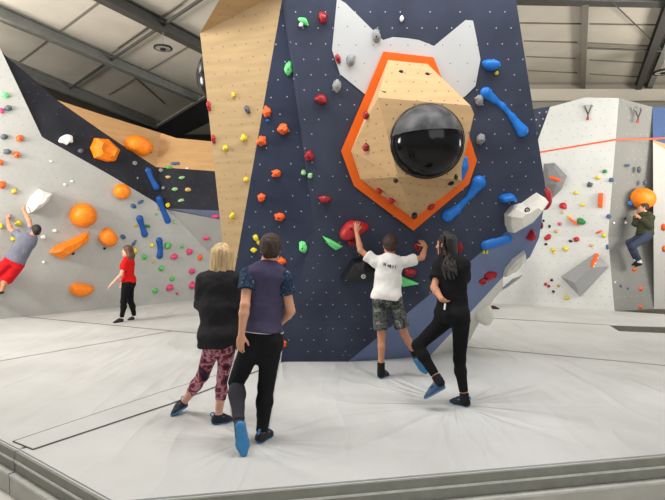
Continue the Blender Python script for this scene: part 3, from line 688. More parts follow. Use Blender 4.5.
S = [  # px py w h plane colour ang label
 (133.5, 206, 6, 4.5, PGL, 'slate', -35, 'slate blue hold on grey, left one of the pair under the navy band'),
 (140.5, 202, 7, 3, PGL, 'slate', 30, 'thin slate blue hold on grey, right one of the pair under the navy band'),
 (123, 236.5, 5.5, 4, PGL, 'slate', -35, 'slate blue hold just above the head of the woman in red'),
 (134, 243, 3, 7, PGL, 'slate', -35, 'thin upright slate blue hold behind the hair of the woman in red'),
 (134.5, 163, 5, 4, PNL, 'grey', 20, 'grey knob on the navy band between orange hold and blue pinch'),
 (137.5, 178, 2, 2, PNL, 'grey', 0, 'tiny grey knob low on the navy band beside the top blue pinch'),
 (80.5, 151, 5.5, 4.5, PNL, 'dgrey', 20, 'grey knob on the navy band between white shell and orange block'),
 (161, 170, 4, 3.6, PNR, 'grey', 0, 'grey knob right of the top blue pinch, under the plywood'),
 (163, 187.8, 3.6, 3.6, PNR, 'grey', 0, 'grey knob between the two upper blue pinches'),
 (175, 163.5, 9, 3, PNR, 'slate', 4, 'flat slate blue hold on the plywood band, right side'),
 (169, 167.3, 6, 3, PNR, 'green', 5, 'green hold straddling the plywood and navy edge'),
 (187, 168.3, 3, 1.6, PNR, 'white', 0, 'small white hold at the plywood lower edge'),
 (168, 177, 5, 3, PNR, 'tan', 0, 'tan hold at the top left of the navy field of six small holds'),
 (181.8, 177.6, 5.5, 3, PNR, 'mint', 12, 'pale green hold at the top right of the navy field'),
 (174.8, 189, 5.5, 3.4, PNR, 'mint', 8, 'pale green hold in the middle of the navy field'),
 (188, 189.5, 6, 4, PNR, 'tan', 0, 'tan hold at the right of the navy field'),
 (181, 200.3, 6, 3, PNR, 'mint', 12, 'pale green hold lowest on the navy field'),
 (167.6, 205, 5, 4.5, PNR, 'yellow', 25, 'yellow hold low on the navy beside the second blue pinch'),
 (215, 216.3, 7, 3.4, PNR, 'pink', 0, 'pink hold on the slate strip beside the plywood side panel'),
 (206, 237.7, 6, 4, PGR, 'pink', 0, 'pink hold on the shaded grey panel above the blonde woman'),
 (174, 256.5, 8, 5, PGL, 'pink', 15, 'pink hold right of the lowest blue pinch'),
 (189, 251.3, 6, 6, PGL, 'pink', 40, 'pink hold upper right on grey, near the crease to the shaded panel'),
 (192, 271, 7, 5, PGL, 'pink', 0, 'pink hold left of the blonde woman at her shoulder height'),
 (169.4, 287.5, 7.5, 6, PGL, 'pink', 20, 'ring shaped pink hold low on grey between two green holds'),
 (192, 285.5, 6.5, 6.5, PGL, 'pink', 25, 'pink hold lowest beside the sleeve of the blonde woman'),
 (177, 293.3, 2.6, 2.6, PGL, 'pink', 0, 'tiny pink foothold low on the left grey wall'),
 (192.3, 281.7, 2, 2, PGL, 'pink', 0, 'tiny pink foothold touching the lowest pink hold'),
 (200, 257.3, 4.5, 6, PGL, 'rorange', -15, 'orange hold just left of the blonde hair'),
 (144, 256.7, 5.5, 5, PGL, 'green', 15, 'green hold right of the hair of the woman in red'),
 (167.5, 245.3, 7, 6, PGL, 'green', 0, 'largest green hold, right of the lowest blue pinch'),
 (181.6, 246, 3.6, 4, PGL, 'green', 0, 'small green hold between the large green and pink holds'),
 (161, 268, 5.5, 5, PGL, 'green', 10, 'green hold under the lowest blue pinch'),
 (172, 278.3, 4.5, 5, PGL, 'green', -10, 'green hold above the ring shaped pink hold'),
 (155, 290.2, 5, 5, PGL, 'green', 10, 'green hold lowest on the left wall, left of the pink ring'),
 (152, 245, 4, 4, PGL, 'yellow', 0, 'yellow hold left of the lowest blue pinch'),
 (135, 250.5, 4.5, 5, PGL, 'yellow', 0, 'yellow hold touching the hair of the woman in red'),
 (152.8, 261.3, 3.6, 2.6, PGL, 'ochre', 15, 'small ochre foothold left of and below the lowest blue pinch'),
 (135.5, 225.3, 4, 2.6, PGL, 'ochre', 0, 'small ochre hold left of the third blue pinch'),
 (147.6, 226, 5, 3.2, PGL, 'dgreen', -10, 'dark green hold right of the third blue pinch'),
 (157, 209, 3, 2, PGL, 'ochre', 0, 'tiny ochre foothold left of the second blue pinch'),
 (155.7, 214.2, 2.6, 2, PGL, 'green', 0, 'tiny green foothold left of the second blue pinch'),
 (174.4, 222, 3, 3.4, PGL, 'mint', 0, 'small pale green hold right of the second blue pinch'),
 (4.6, 94.8, 7.5, 5, PGL, 'lgreen', 0, 'bright green hold at the upper left edge of the picture'),
 (1, 110.5, 5, 5.5, PGL, 'pink', 0, 'pink hold cut by the left picture edge'),
 (8, 108, 6.5, 5, PGL, 'dgrey', 25, 'grey hold next to the pink hold at the left edge'),
 (4, 136.6, 6.5, 5, PGL, 'dgrey', 20, 'grey hold at the left, middle one of three'),
 (7, 151.6, 6.5, 5, PGL, 'dgrey', 20, 'grey hold at the left, lowest one of three'),
 (19.5, 138, 6.5, 6, PGL, 'rorange', 20, 'red orange hold on upper left grey wall, beside the middle grey hold'),
 (16.5, 154.5, 6.5, 6, PGL, 'rorange', 20, 'red orange hold beside the lowest grey hold'),
 (.5, 162.3, 5, 6, PGL, 'rorange', 0, 'red orange hold at the left picture edge, upper of two'),
 (1.8, 184.6, 7, 7, PGL, 'rorange', 0, 'red orange hold at the left picture edge, lower of two'),
 (14.3, 191, 4.5, 6, PGL, 'ochre', -25, 'ochre hold left of the large white faceted hold'),
 (18.3, 223, 6, 5, PGL, 'yellow', 10, 'yellow hold between the arms of the climber in red shorts'),
 (1, 226, 3.6, 5, PGL, 'yellow', 0, 'yellow hold at the left edge under the climber hand'),
 (13.6, 239, 5, 4, PGL, 'yellow', -20, 'yellow hold behind the shoulder of the climber in red shorts'),
 (51, 161.5, 3.4, 1.8, PGL, 'white', 0, 'tiny white foothold alone under the white shell hold'),
 (65, 184.5, 3, 2, PGL, 'white', -10, 'tiny white foothold, left of the pair above the orange dome'),
 (72, 181.2, 3, 2, PGL, 'white', -10, 'tiny white foothold, right of the pair above the orange dome'),
 (55, 230.6, 4, 3, PGL, 'white', 0, 'small white foothold left of the orange dome'),
 (43, 237, 5, 4, PGL, 'white', 30, 'small white foothold right of the climber head'),
 (43.5, 262, 2.8, 2.6, PGL, 'white', 0, 'tiny white foothold right of the red shorts'),
]
for px, py, w, h, pl, c, ang, lb in S: blob(px, py, w, h, pl, c, lb, gL, ang, lump=.3)

# ---------------- plywood side panel
for px, py, w, h, c, ang, lb in [
 (233.6, 95, 4, 5, 'yellow', 0, 'small yellow hold highest on the plywood side panel'),
 (247.5, 109.5, 5, 9, 'dgrey', 25, 'dark grey upright hold on the plywood side panel'),
 (244, 137.8, 6.5, 7, 'yellow', 20, 'yellow hold on plywood right of centre, second from top'),
 (225.6, 148, 5.5, 6, 'yellow', 0, 'yellow hold near the left edge of the plywood panel'),
 (246.3, 179.3, 5.5, 5, 'yellow', 10, 'yellow hold near the right plywood edge, above the blonde woman'),
 (232.5, 215.6, 5, 6.5, 'yellow', -20, 'lowest yellow hold on the plywood panel above the blonde head'),
 (209, 106, 4, 10, 'red', 6, 'red hold on the left plywood edge, upper one of two'),
 (213.7, 139, 4, 9, 'red', 6, 'red hold on the left plywood edge, lower one of two')]:
    blob(px, py, w, h, PW, c, lb, gW, ang, lump=.3)

# ---------------- navy boulder
for px, py, w, h, pl, c, ang, lb in [
 (267, 112, 8.5, 10, P1, 'rorange', 10, 'orange hold highest on navy beside the plywood edge'),
 (267.7, 120.2, 3.6, 3.6, P1, 'blue', 0, 'tiny sky blue foothold under the highest orange hold'),
 (283.6, 128.6, 10, 10, P1, 'rorange', -15, 'orange hold right of and below the highest orange one'),
 (261.8, 140.7, 9, 9.5, P1, 'rorange', -10, 'orange hold touching the plywood edge'),
 (276.7, 173.2, 9, 7, P1, 'rorange', 0, 'orange hold alone in the middle of the navy side panel'),
 (261.8, 197, 8, 7, P1, 'rorange', 0, 'orange hold on navy left of the two above the man'),
 (279.6, 216.5, 9.5, 8, P1, 'rorange', -15, 'lumpy orange hold just above the head of the man'),
 (282, 261, 8.5, 8, P2, 'rorange', -10, 'orange hold right of the man at ear height'),
 (282, 267.8, 4, 4, P2, 'blue', 0, 'tiny sky blue foothold under the orange hold beside the man'),
 (289.4, 277.6, 4, 5, P2, 'rorange', 0, 'small orange hold at the right sleeve of the man'),
 (283, 343.6, 8, 6, P2, 'rorange', 0, 'lowest orange hold on the navy, by the right hip of the man'),
 (256, 237.6, 5, 6.5, P1, 'yellow', 20, 'yellow hold left of the head of the man, upper one'),
 (258.2, 242.4, 3, 5, P1, 'yellow', 20, 'small yellow hold between two yellow ones by the head of the man'),
 (254, 249.8, 6, 5, P1, 'yellow', 0, 'yellow hold left of the head of the man, lower one'),
 (309.3, 155.6, 9, 10.5, PM, 'crimson', 0, 'dark red hold alone on the navy left of the orange board'),
 (303.8, 172.6, 5.5, 5.5, P1, 'mint', 0, 'pale green foothold, left of the close pair'),
 (310.2, 175.4, 5, 5, PM, 'mint', 0, 'pale green foothold, right of the close pair'),
 (324.5, 199.2, 12, 7, PM, 'crimson', -5, 'dark red flat hold above the big red hold, left side'),
 (322.7, 17.6, 9, 11, PM, 'crimson', 15, 'red ring shaped hold highest on the navy'),
 (338, 58.5, 5.5, 10, PM, 'crimson', 15, 'red hold on the left edge of the grey head shape'),
 (337, 85.6, 8.5, 12, PM, 'grey', 0, 'grey oval hold under the red one at the left ear'),
 (321.5, 99, 12, 8.5, PM, 'crimson', -18, 'dark red slanting hold left of the grey oval hold'),
 (376, 35.8, 8.5, 12, PM, 'grey', 10, 'grey oval hold at the notch below the left ear'),
 (350.7, 60, 8.5, 11, PM, 'grey', 0, 'grey oval hold in the middle of the left ear'),
 (479, 100, 8.5, 11, PM, 'grey', 10, 'grey oval hold beside the upper end of the long blue hold'),
 (480.4, 139, 9, 11, PM, 'grey', -20, 'grey oval hold right of the black dome'),
 (401.7, 18.5, 4, 6, PM, 'white', 0, 'small white and black foothold between the two ears'),
 (289, 68.2, 8.5, 13, P1, 'lgreen', -8, 'light green oval hold high on the navy'),
 (303.3, 246.5, 8.5, 12, P2, 'lgreen', 5, 'light green oval hold right of the head of the man'),
 (351.7, 242.8, 8, 6.5, PM, 'crimson', -20, 'small red hold tucked under the big red hold'),
 (410, 272, 13, 7.5, PM, 'crimson', -3, 'red flat hold right of the white t shirt'),
 (417.5, 246.5, 6.5, 9, PM, 'crimson', 15, 'red hold gripped by the right hand of the boy in white'),
 (460, 247.3, 5.5, 10, PM, 'crimson', 0, 'red hold behind the braids of the woman in black'),
 (496.4, 73, 4, 4, PM, 'yellow', 0, 'small yellow green tag hold under the upper blue hold'),
 (483.7, 251.8, 2.4, 4.6, PM, 'yellow', 0, 'small yellow green foothold, left of two under the low blue hold'),
 (487, 251.8, 2.4, 4.6, PM, 'yellow', 0, 'small yellow green foothold, right of two under the low blue hold'),
 (483, 280.5, 9, 6.5, PN, 'red', 25, 'red hold on the blue grey underside, lower left of the cluster'),
 (488.5, 275, 9, 8.5, PN, 'red', 30, 'red hold on the blue grey underside, middle of the cluster'),
 (493.5, 274.8, 6, 7, PN, 'red', 30, 'red hold on the blue grey underside, right of the cluster')]:
    blob(px, py, w, h, pl, c, lb, gB, ang, lump=.42 if c == 'rorange' else .28)
g_ = bone([(299.8, 19.5, 2.2), (304, 21, 2.6), (307.5, 25, 1.7)], PM, 'lgreen', 'light green curved hold at the top of the navy', gB)
blob(301.2, 24.6, 4.5, 4.5, PM, 'white', 'small white foothold under the curved green hold', gB, 30)
poly([(322, 235.5), (331, 239.5), (343, 246.5), (336, 250), (329, 245)], PM, .07, 'lgreen', 'light green wedge hold left of the big red hold', gB, smooth=False, prof=facet)
poly([(400, 275.5), (419, 283.2), (402, 286)], PM, .08, 'lgreen', 'green pointed wedge hold right of the white t shirt', gB, smooth=False, prof=facet)
poly([(349, 220), (360, 221), (370, 225), (367, 230), (356, 236), (346, 241), (338.4, 236), (342, 227)], PM, .15, 'red', 'big red sloping hold gripped by the left hand of the boy', gB, soft=1, peak=(354, 229), bolts=((351, 229, .15, .012),))
bv = poly([(352, 259), (364, 257), (374, 268), (376, 276), (370, 281), (340, 277.5)], PM, .2, 'black', 'black faceted hold with a round white logo behind the boy in white', gB, smooth=False, peak=(362, 268), prof=((1, 0), (.85, .7), (.3, 1.)))
lc = PM.hit(363.4, 276.4, .222)
MB().disc(lc, PM.n, .028, .006, 18).build('logo_disc', HM['white'], bv)
k = MB(); k.torus(lc + PM.n * .007, PM.n, .014, .003, 16, 6); k.beam(lc + PM.n * .008 - PM.v * .012, lc + PM.n * .008 + PM.v * .012, .004, .004, PM.n); k.build('logo_mark', M_black, bv)
bone([(355, 261, 1.0), (358.5, 262.5, .8), (360.5, 267, .6)], PM, 'white', 'thin white chalked edge on the black faceted hold', gB, res=.006) if False else None
poly([(481, 62), (486, 59.5), (494, 59.5), (500, 63), (499, 68.5), (492, 71.5), (484, 70)], PM, .12, 'blue', 'blue oval hold right of the right ear', gB, soft=2)
bone([(485.5, 93, 6.2), (493, 99, 3.6), (503, 106.5, 2.9), (512, 117, 3.2), (522, 131, 6.4)], PM, 'blue', 'long curved blue hold with swollen ends at upper right', gB, flat=1.3)
bone([(478, 183, 8.), (471, 194, 3.6), (462, 204, 3.0), (456, 210, 4.6), (447.5, 215.5, 6.6)], PM, 'blue', 'long slanting blue hold along the orange board lower edge', gB, flat=1.3)
poly([(498, 199), (500, 195), (506, 193.5), (512, 193), (515.5, 198), (515, 201.5), (510, 199.5), (504, 201.5), (499, 201.5)], PM, .13, 'blue', 'short blue jug hold left of the big cream hold', gB, soft=1)
bone([(485.5, 245, 5.4), (492, 243, 4.6), (500, 241.3, 4.2), (507, 239, 5.2)], PM, 'blue', 'level blue hold with chalk above the two yellow green footholds', gB, flat=1.2)
wh = poly([(536.3, 192.4), (545.4, 198), (539.6, 207), (528, 220.6), (508, 231.8), (504.8, 224.8), (504, 214), (510.6, 205.7), (521, 203)], PM, .3, 'cream', 'big cream faceted hold at the right edge of the boulder', gB, smooth=False, prof=((1, 0), (.88, .6), (.45, 1.)), peak=(522, 212))
lc = PM.hit(527, 210, .262); k = MB(); k.disc(lc, PM.n, .032, .008, 18); k.build('logo_disc', M_black, wh)
k = MB(); k.torus(lc + PM.n * .01, PM.n, .013, .004, 14, 6); k.build('logo_mark', HM['white'], wh)
poly([(531, 229), (533, 230), (532.5, 236), (528, 239.5), (525.5, 238)], PN, .1, 'red', 'red pointed hold on the blue grey underside below the cream hold', gB, smooth=False, prof=facet)
poly([(524, 250), (525, 257), (514, 270), (502.4, 276), (505, 268), (512, 259)], PN, .10, 'cream', 'chalky lens shaped hold on the blue grey underside', gB, smooth=False, prof=facet)
poly([(522, 275), (513, 281.5), (502, 289.5), (503, 287), (512, 279)], PS, .025, 'volume', 'dark grey thin wedge sticking out under the boulder edge', gB, smooth=False, prof=facet)
poly([(475, 312), (489, 303), (490, 310), (489.5, 317), (483, 323.5), (475, 320)], PS, .12, 'cream', 'chalky pale lump hold low on the boulder edge right of the woman', gB, soft=1)
def edge_disc(c, r, m, label, grp):
    c = np.asarray(c, float)
    sd = Sdf().ell(c, (r * .55, r * .8, r)); return fin(sdf_obj('climbing_hold', sd, r / 14, HM[m]), label, grp)
edge_disc(P(544.8, 198.5, 6.42), .15, 'red', 'round red hold poking out behind the right boulder edge', gB)
edge_disc(P(541, 225.5, 6.5), .05, 'crimson', 'small dark red hold poking out behind the boulder edge, lower', gB)
# round black dome on the hidden left side of the boulder
sd = Sdf().ell(P(214, 76, 7.0), (.24, .24, .34)); o = sdf_obj('dome_hold', sd, .02, M_blackg)
tag(o, 'black dome hold showing behind the left plywood edge', 'dome hold')

# ---------------- plywood volume with its orange board
board = [(383.4, 51.5), (433.5, 57.3), (441, 76), (468, 132), (477, 160.5), (469, 184), (413.4, 230.7), (354, 186), (341, 151)]
vo = empty('plywood_volume', PM.hit(413, 231)); tag(vo, 'faceted plywood snout volume on an orange board', 'climbing volume')
p0 = [PM.hit(x, y, .01) for x, y in board]; p1 = [PM.hit(x, y, .045) for x, y in board]; n = len(board)
MB().add(p0 + p1, [tuple(range(n)), tuple(range(n, 2 * n))] + [(i, (i + 1) % n, n + (i + 1) % n, n + i) for i in range(n)]).build('backboard', M_orangeB, vo)
Bq = lambda x, y: PM.hit(x, y, .05)
B1, B2, B3, B4, B5, B6, B7 = Bq(388, 60), Bq(427.5, 64), Bq(351, 151), Bq(360.5, 179), Bq(413.4, 219), Bq(462, 182), Bq(462, 120)
fy = 5.42
V1, V2, V3, V4, V5 = P(378, 97.5, fy), P(470.5, 105.5, fy), P(474, 116, fy + .02), P(459, 179, fy + .12), P(398, 177, fy + .10)
PF = Plane(V1, V2, V5); V4 = PF.hit(459, 179); V3 = PF.hit(474, 114)
B5b = B5
facets_v = [[V1, V2, V3, V4, V5], [B1, B2, V2, V1], [B1, V1, B3], [B3, V1, V5], [B3, V5, B4], [B4, V5, B5], [V5, V4, B6], [V5, B6, B5], [V4, V3, B7], [V4, B7, B6], [V3, V2, B2], [V3, B2, B7]]
for i, fc in enumerate(facets_v):
    pl = Plane(fc[0], fc[1], fc[2]); plate('plywood_facet', fc, M_plyV, vo, pl)
dc = PF.hit(427.2, 141.5); R = 36.0 * dc[1] / FPX
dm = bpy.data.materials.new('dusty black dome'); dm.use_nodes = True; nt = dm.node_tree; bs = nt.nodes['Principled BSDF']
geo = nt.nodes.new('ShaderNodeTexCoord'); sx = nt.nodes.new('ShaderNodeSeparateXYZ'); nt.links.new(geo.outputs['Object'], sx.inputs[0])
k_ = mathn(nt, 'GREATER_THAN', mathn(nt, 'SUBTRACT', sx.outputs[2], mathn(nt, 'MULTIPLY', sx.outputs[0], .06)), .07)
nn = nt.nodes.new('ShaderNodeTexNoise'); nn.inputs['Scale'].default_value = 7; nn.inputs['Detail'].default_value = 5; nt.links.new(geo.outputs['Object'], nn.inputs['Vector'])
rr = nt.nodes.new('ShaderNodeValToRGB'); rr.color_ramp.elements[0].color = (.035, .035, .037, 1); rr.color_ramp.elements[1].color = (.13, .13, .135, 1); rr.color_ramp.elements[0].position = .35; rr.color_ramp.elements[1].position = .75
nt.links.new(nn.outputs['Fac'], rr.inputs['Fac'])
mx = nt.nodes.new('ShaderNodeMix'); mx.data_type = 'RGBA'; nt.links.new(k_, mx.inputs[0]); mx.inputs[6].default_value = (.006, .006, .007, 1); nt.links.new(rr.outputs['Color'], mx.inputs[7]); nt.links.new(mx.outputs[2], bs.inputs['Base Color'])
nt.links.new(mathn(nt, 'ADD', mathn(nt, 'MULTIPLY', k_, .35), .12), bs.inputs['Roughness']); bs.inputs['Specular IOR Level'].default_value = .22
N = 48; vs = []; fs = []; a_ax = PF.u; b_ax = PF.v
for i in range(13):
    t = i / 12 * math.pi / 2
    for j in range(N):
        q = 2 * math.pi * j / N; vs.append(dc + (a_ax * math.cos(q) + b_ax * math.sin(q)) * R * math.cos(t) + PF.n * R * .8 * math.sin(t))
for i in range(12):
    for j in range(N): fs.append((i * N + j, i * N + (j + 1) % N, (i + 1) * N + (j + 1) % N, (i + 1) * N + j))
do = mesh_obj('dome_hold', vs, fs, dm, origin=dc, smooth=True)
tag(do, 'large glossy black dome on the front of the plywood volume', 'dome hold')
MB().torus(dc + PF.n * .01, PF.n, R * .985, .022, 48, 10).build('rim', M_blackg, do, True)
PTf = Plane(B1, B2, V1); PLf = Plane(B3, V1, V5); PL2 = Plane(B3, V5, B4); PL3 = Plane(B4, V5, B5); PBf = Plane(V5, B6, B5); PB2 = Plane(V5, V4, B6); PRf = Plane(V4, B7, B6)
for px, py, w, h, pl, c, ang, lb in [
 (401, 71.8, 5, 3.4, PTf, 'black', -15, 'small black foothold on the bright top facet, left one'),
 (427.4, 74.4, 5, 3.4, PTf, 'black', -15, 'small black foothold on the bright top facet, right one'),
 (384, 91.7, 4, 2.2, PTf, 'green', -20, 'thin green foothold low on the bright top facet'),
 (366.6, 115, 6.5, 8.5, PLf, 'crimson', -25, 'dark red hold on the left plywood facet edge, upper one'),
 (366.6, 147, 7.5, 8, PLf, 'crimson', -15, 'dark red hold in the middle of the left plywood facet'),
 (396, 180, 7, 5, PL3, 'black', 15, 'black hold under the dome at the facet corner'),
 (379.7, 189.8, 7.5, 7, PL3, 'red', -10, 'red hold on the lower left plywood facet, left one'),
 (392, 199.4, 7.5, 7, PL3, 'red', -15, 'red hold on the lower left plywood facet, right one'),
 (430.7, 206, 8, 6.5, PBf, 'red', 25, 'red hold on the lower right plywood facet'),
 (414.4, 215.6, 6, 6, PM, 'black', 0, 'black hold at the lowest tip of the plywood volume'),
 (450.7, 183, 7, 4.5, PBf, 'black', 30, 'black hold low right under the dome'),
 (456, 177, 3.6, 6, PF, 'black', 0, 'small black hold at the right facet corner')]:
    if pl is PM:
        pl = Plane(PM.p + PM.n * .12, PM.p + PM.n * .12 + PM.u, PM.p + PM.n * .12 + PM.v)
    blob(px, py, w, h, pl, c, lb, gV, ang)
bone([(465, 159, 3.0), (463.6, 167, 4.6), (461.5, 177, 3.4)], PM.__class__(PM.p + PM.n * .05, PM.p + PM.n * .05 + PM.u, PM.p + PM.n * .05 + PM.v), 'blue', 'blue upright hold on the right side of the plywood volume', gV, flat=1.3)

# ---------------- right wall
def crystal(vs, fs, m, label, name='climbing_volume'):
    k = MB(); k.add(vs, fs); o = k.build(name, m); tag(o, label, 'climbing volume'); return o
h_ = lambda x, y, d=0.: PR1.hit(x, y, d)
ro = [(544, 163.6), (555, 163), (567, 176), (561.7, 189), (553, 198), (541, 190)]; ri = [(548, 170), (555, 168.5), (560, 176), (556, 184), (549, 183)]
vs = [h_(*q) for q in ro] + [h_(x, y, .28) for x, y in ri]
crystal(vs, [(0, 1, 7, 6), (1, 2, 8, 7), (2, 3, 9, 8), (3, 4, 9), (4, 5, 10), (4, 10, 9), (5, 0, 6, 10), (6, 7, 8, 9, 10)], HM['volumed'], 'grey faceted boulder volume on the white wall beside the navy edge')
PX = Plane(h_(550, 170, .3), h_(560, 176, .3), h_(552, 184, .3))
h2 = lambda x, y, d=0.: PR1l.hit(x, y, d)
wv = [h2(560.6, 276.6), h2(595.4, 253), h2(609.4, 266.4), h2(580.4, 297), h2(574.6, 282.6, .45), h2(591, 267.6, .42)]
crystal(wv, [(0, 1, 5, 4), (1, 2, 5), (2, 3, 4, 5), (3, 0, 4)], HM['volume'], 'grey angular wedge volume low on the white wall')
PX2 = Plane(h2(560.6, 276.6), h2(595.4, 253), h2(591, 267.6, .42))
cap = PX2.hit(596.5, 256); PWg = Plane(h2(595.4, 253), h2(609.4, 266.4), h2(591, 267.6, .42))
oh = bone([(597, 255.5, 2.4), (594.8, 261, 2.6), (592.8, 266, 2.2)], PX2, 'rorange', 'orange finger hold with white spots on the grey wedge volume', gR, res=.012)
for x, y in ((597.8, 258), (595.5, 263.5), (594, 266.5)):
    q = PX2.hit(x, y, .05); sd = Sdf().ell(q, (.018, .018, .018)); sdf_obj('white_spot', sd, .006, HM['white'], oh)
R_ = [
 (555, 178.8, 12, 3.4, PX, 'rorange', -22, 'orange hold on the grey faceted boulder volume'),
 (563.3, 205.8, 7, 6, PR1, 'red', -30, 'red hold right of the boulder edge, below the grey volume'),
 (576, 192.7, 4.5, 3.4, PR1, 'yellow', 0, 'yellow hold right of the grey faceted volume'),
 (582.6, 204.6, 4.5, 3.2, PR1, 'yellow', 0, 'yellow hold on white, left of the orange bar'),
 (562.3, 212.3, 2.6, 2.6, PR1, 'ochre', 0, 'tiny ochre foothold under the red hold on white'),
 (569.4, 216.5, 3.2, 2.8, PR1, 'yellow', 0, 'small yellow foothold above the slanting orange bar'),
 (589.8, 184.6, 5, 5, PR1, 'dgrey', 20, 'dark grey cube hold on the white wall'),
 (597.6, 177.8, 5, 3.2, PR1, 'yellow', 0, 'yellow green hold on white below the dark green one'),
 (604.8, 171.3, 4, 3.8, PR1, 'dgreen', 0, 'dark green hold highest on the white wall'),
 (581.4, 221.3, 9, 5.5, PR1, 'dgreen', -28, 'dark green leaf shaped hold beside the slanting orange bar'),
 (559.6, 223.9, 3.6, 3, PR1, 'pink', 0, 'small pink hold left of the slanting orange bar'),
 (549.5, 226.2, 2.4, 3, PR1, 'black', 0, 'tiny black hold left of the small pink hold'),
 (543.5, 220.6, 2.4, 2.4, PR1, 'black', 0, 'tiny black hold at the boulder edge on white'),
 (547.5, 237.6, 7, 4.5, PR1l, 'red', 28, 'red hold on white near the boulder edge, lower one of a pair'),
 (548.8, 235.2, 4.5, 2.2, PR1, 'red', 10, 'thin red hold on white, upper one of a pair'),
 (546, 244.1, 3, 2.6, PR1l, 'black', 0, 'tiny black hold below the red pair'),
 (556, 231.2, 3.6, 2.8, PR1, 'ochre', 0, 'ochre foothold right of the red pair'),
 (576.4, 239.2, 5.2, 4.8, PR1l, 'red', 0, 'round crimson hold in the middle of the white wall'),
 (570.4, 241, 3.6, 2.6, PR1l, 'black', -15, 'black hold touching the round crimson one'),
 (599, 231.9, 6.5, 2.4, PR1, 'rorange', 25, 'thin orange hold above the yellow round one'),
 (604, 235.2, 4.2, 4, PR1, 'yellow', 0, 'yellow round hold near the wall crease'),
 (591.6, 245.4, 4.2, 2.8, PR1l, 'tan', 0, 'tan hold above the grey wedge volume'),
 (553, 249.6, 4.2, 4, PR1l, 'yellow', 0, 'yellow hold above the low cluster, left one'),
 (565.5, 248.8, 5, 4.5, PR1l, 'yellow', 0, 'yellow hold above the low cluster, right one'),
 (553.6, 253, 2.6, 2.2, PR1l, 'yellow', 0, 'tiny yellow foothold under the left yellow hold'),
 (551.6, 280, 2.8, 2.6, PR1l, 'black', 0, 'small black hold at the top of the low cluster'),
 (545.7, 284, 3, 3, PR1l, 'red', 0, 'small red hold in the low cluster, left one'),
 (548.8, 286, 3, 2.8, PR1l, 'red', 0, 'small red hold in the low cluster, right one'),
 (558.4, 285.5, 2.8, 2.8, PR1l, 'ochre', 0, 'small ochre hold right of the red ones in the low cluster'),
 (553.4, 291.6, 2.8, 2.6, PR1l, 'black', 0, 'small black hold at the bottom of the low cluster'),
 (566.6, 298, 5, 3.6, PR1l, 'yellow', 0, 'yellow hold lowest on the white wall near the mat'),
 (611.5, 179.8, 4.4, 4.4, PR1, 'slate', 0, 'slate blue clip hold on the wall crease, highest'),
 (609, 216.2, 4.6, 4.4, PR1, 'slate', 0, 'slate blue clip hold on the wall crease, middle'),
 (607.4, 247, 2.6, 5, PR1l, 'slate', 0, 'slate blue clip hold on the wall crease, lowest'),
 (628, 165.4, 4, 3, PR2u, 'slate', 0, 'slate blue hold high on the grey right panel'),
 (638.7, 169.6, 4.4, 6, PR2u, 'dgrey', 0, 'grey hold high on the right panel, left one above the orange ball'),
 (644.4, 182.6, 4, 5, PR2u, 'dgrey', 0, 'grey hold just above the orange ball'),
 (629.8, 203, 4.2, 5.2, PR2u, 'blue', 30, 'blue hold left of the orange ball'),
 (625.5, 222.6, 2.2, 2.2, PR2u, 'white', 0, 'tiny white foothold left of the climber in green jacket, upper right'),
 (613.7, 222.8, 2.2, 2.4, PR2u, 'white', 0, 'tiny white foothold near the crease, left of the green jacket'),
 (624.8, 218.6, 3, 2.2, PR2u, 'black', 0, 'tiny black foothold left of the green jacket'),
 (614.8, 282.2, 2.2, 2.2, PR2, 'white', 0, 'tiny white foothold right of the grey wedge volume'),
 (620.5, 286, 2.6, 2.6, PR2, 'slate', 0, 'tiny slate foothold low on the grey right panel, left'),
 (627.7, 288.4, 2.4, 2, PR2, 'slate', 0, 'tiny slate foothold low on the grey right panel, right'),
 (634.2, 269.3, 5.5, 3.4, PR2, 'rorange', 0, 'orange foothold under the shoes of the climber in green'),
 (640, 288.5, 4, 4.6, PR2, 'rorange', 0, 'orange foothold below the climber in green, middle'),
 (640, 306.6, 4, 3.6, PR2, 'rorange', 0, 'orange foothold lowest on the grey right panel'),
 (663.5, 227, 5.5, 6.5, PR3, 'rorange', 0, 'orange hold at the right picture edge, upper one'),
 (664, 248.5, 4.5, 6, PR3, 'rorange', 0, 'orange hold at the right picture edge, lower one'),
]
for px, py, w, h, pl, c, ang, lb in R_: blob(px, py, w, h, pl, c, lb, gR, ang, lump=.25)
poly([(598.6, 193), (603.4, 193), (602.6, 207.5), (598, 207.5)], PR1, .09, 'rorange', 'upright orange bar hold on the white wall', gR, smooth=False, prof=((1, 0), (.9, .8), (.6, 1)))
poly([(568, 218), (570, 217.6), (578.6, 224), (577, 225.6)], PR1, .09, 'rorange', 'slanting thin orange bar hold on the white wall', gR, smooth=False, prof=((1, 0), (.9, .8), (.6, 1)))
poly([(641.3 + 11 * math.cos(t), 198 + 10.4 * math.sin(t)) for t in np.arange(28) * 2 * math.pi / 28], PR2u, .3, 'orange', 'round orange ball hold held by the climber in green', gR, prof=((1, 0), (.99, .3), (.9, .6), (.7, .84), (.4, .97)))

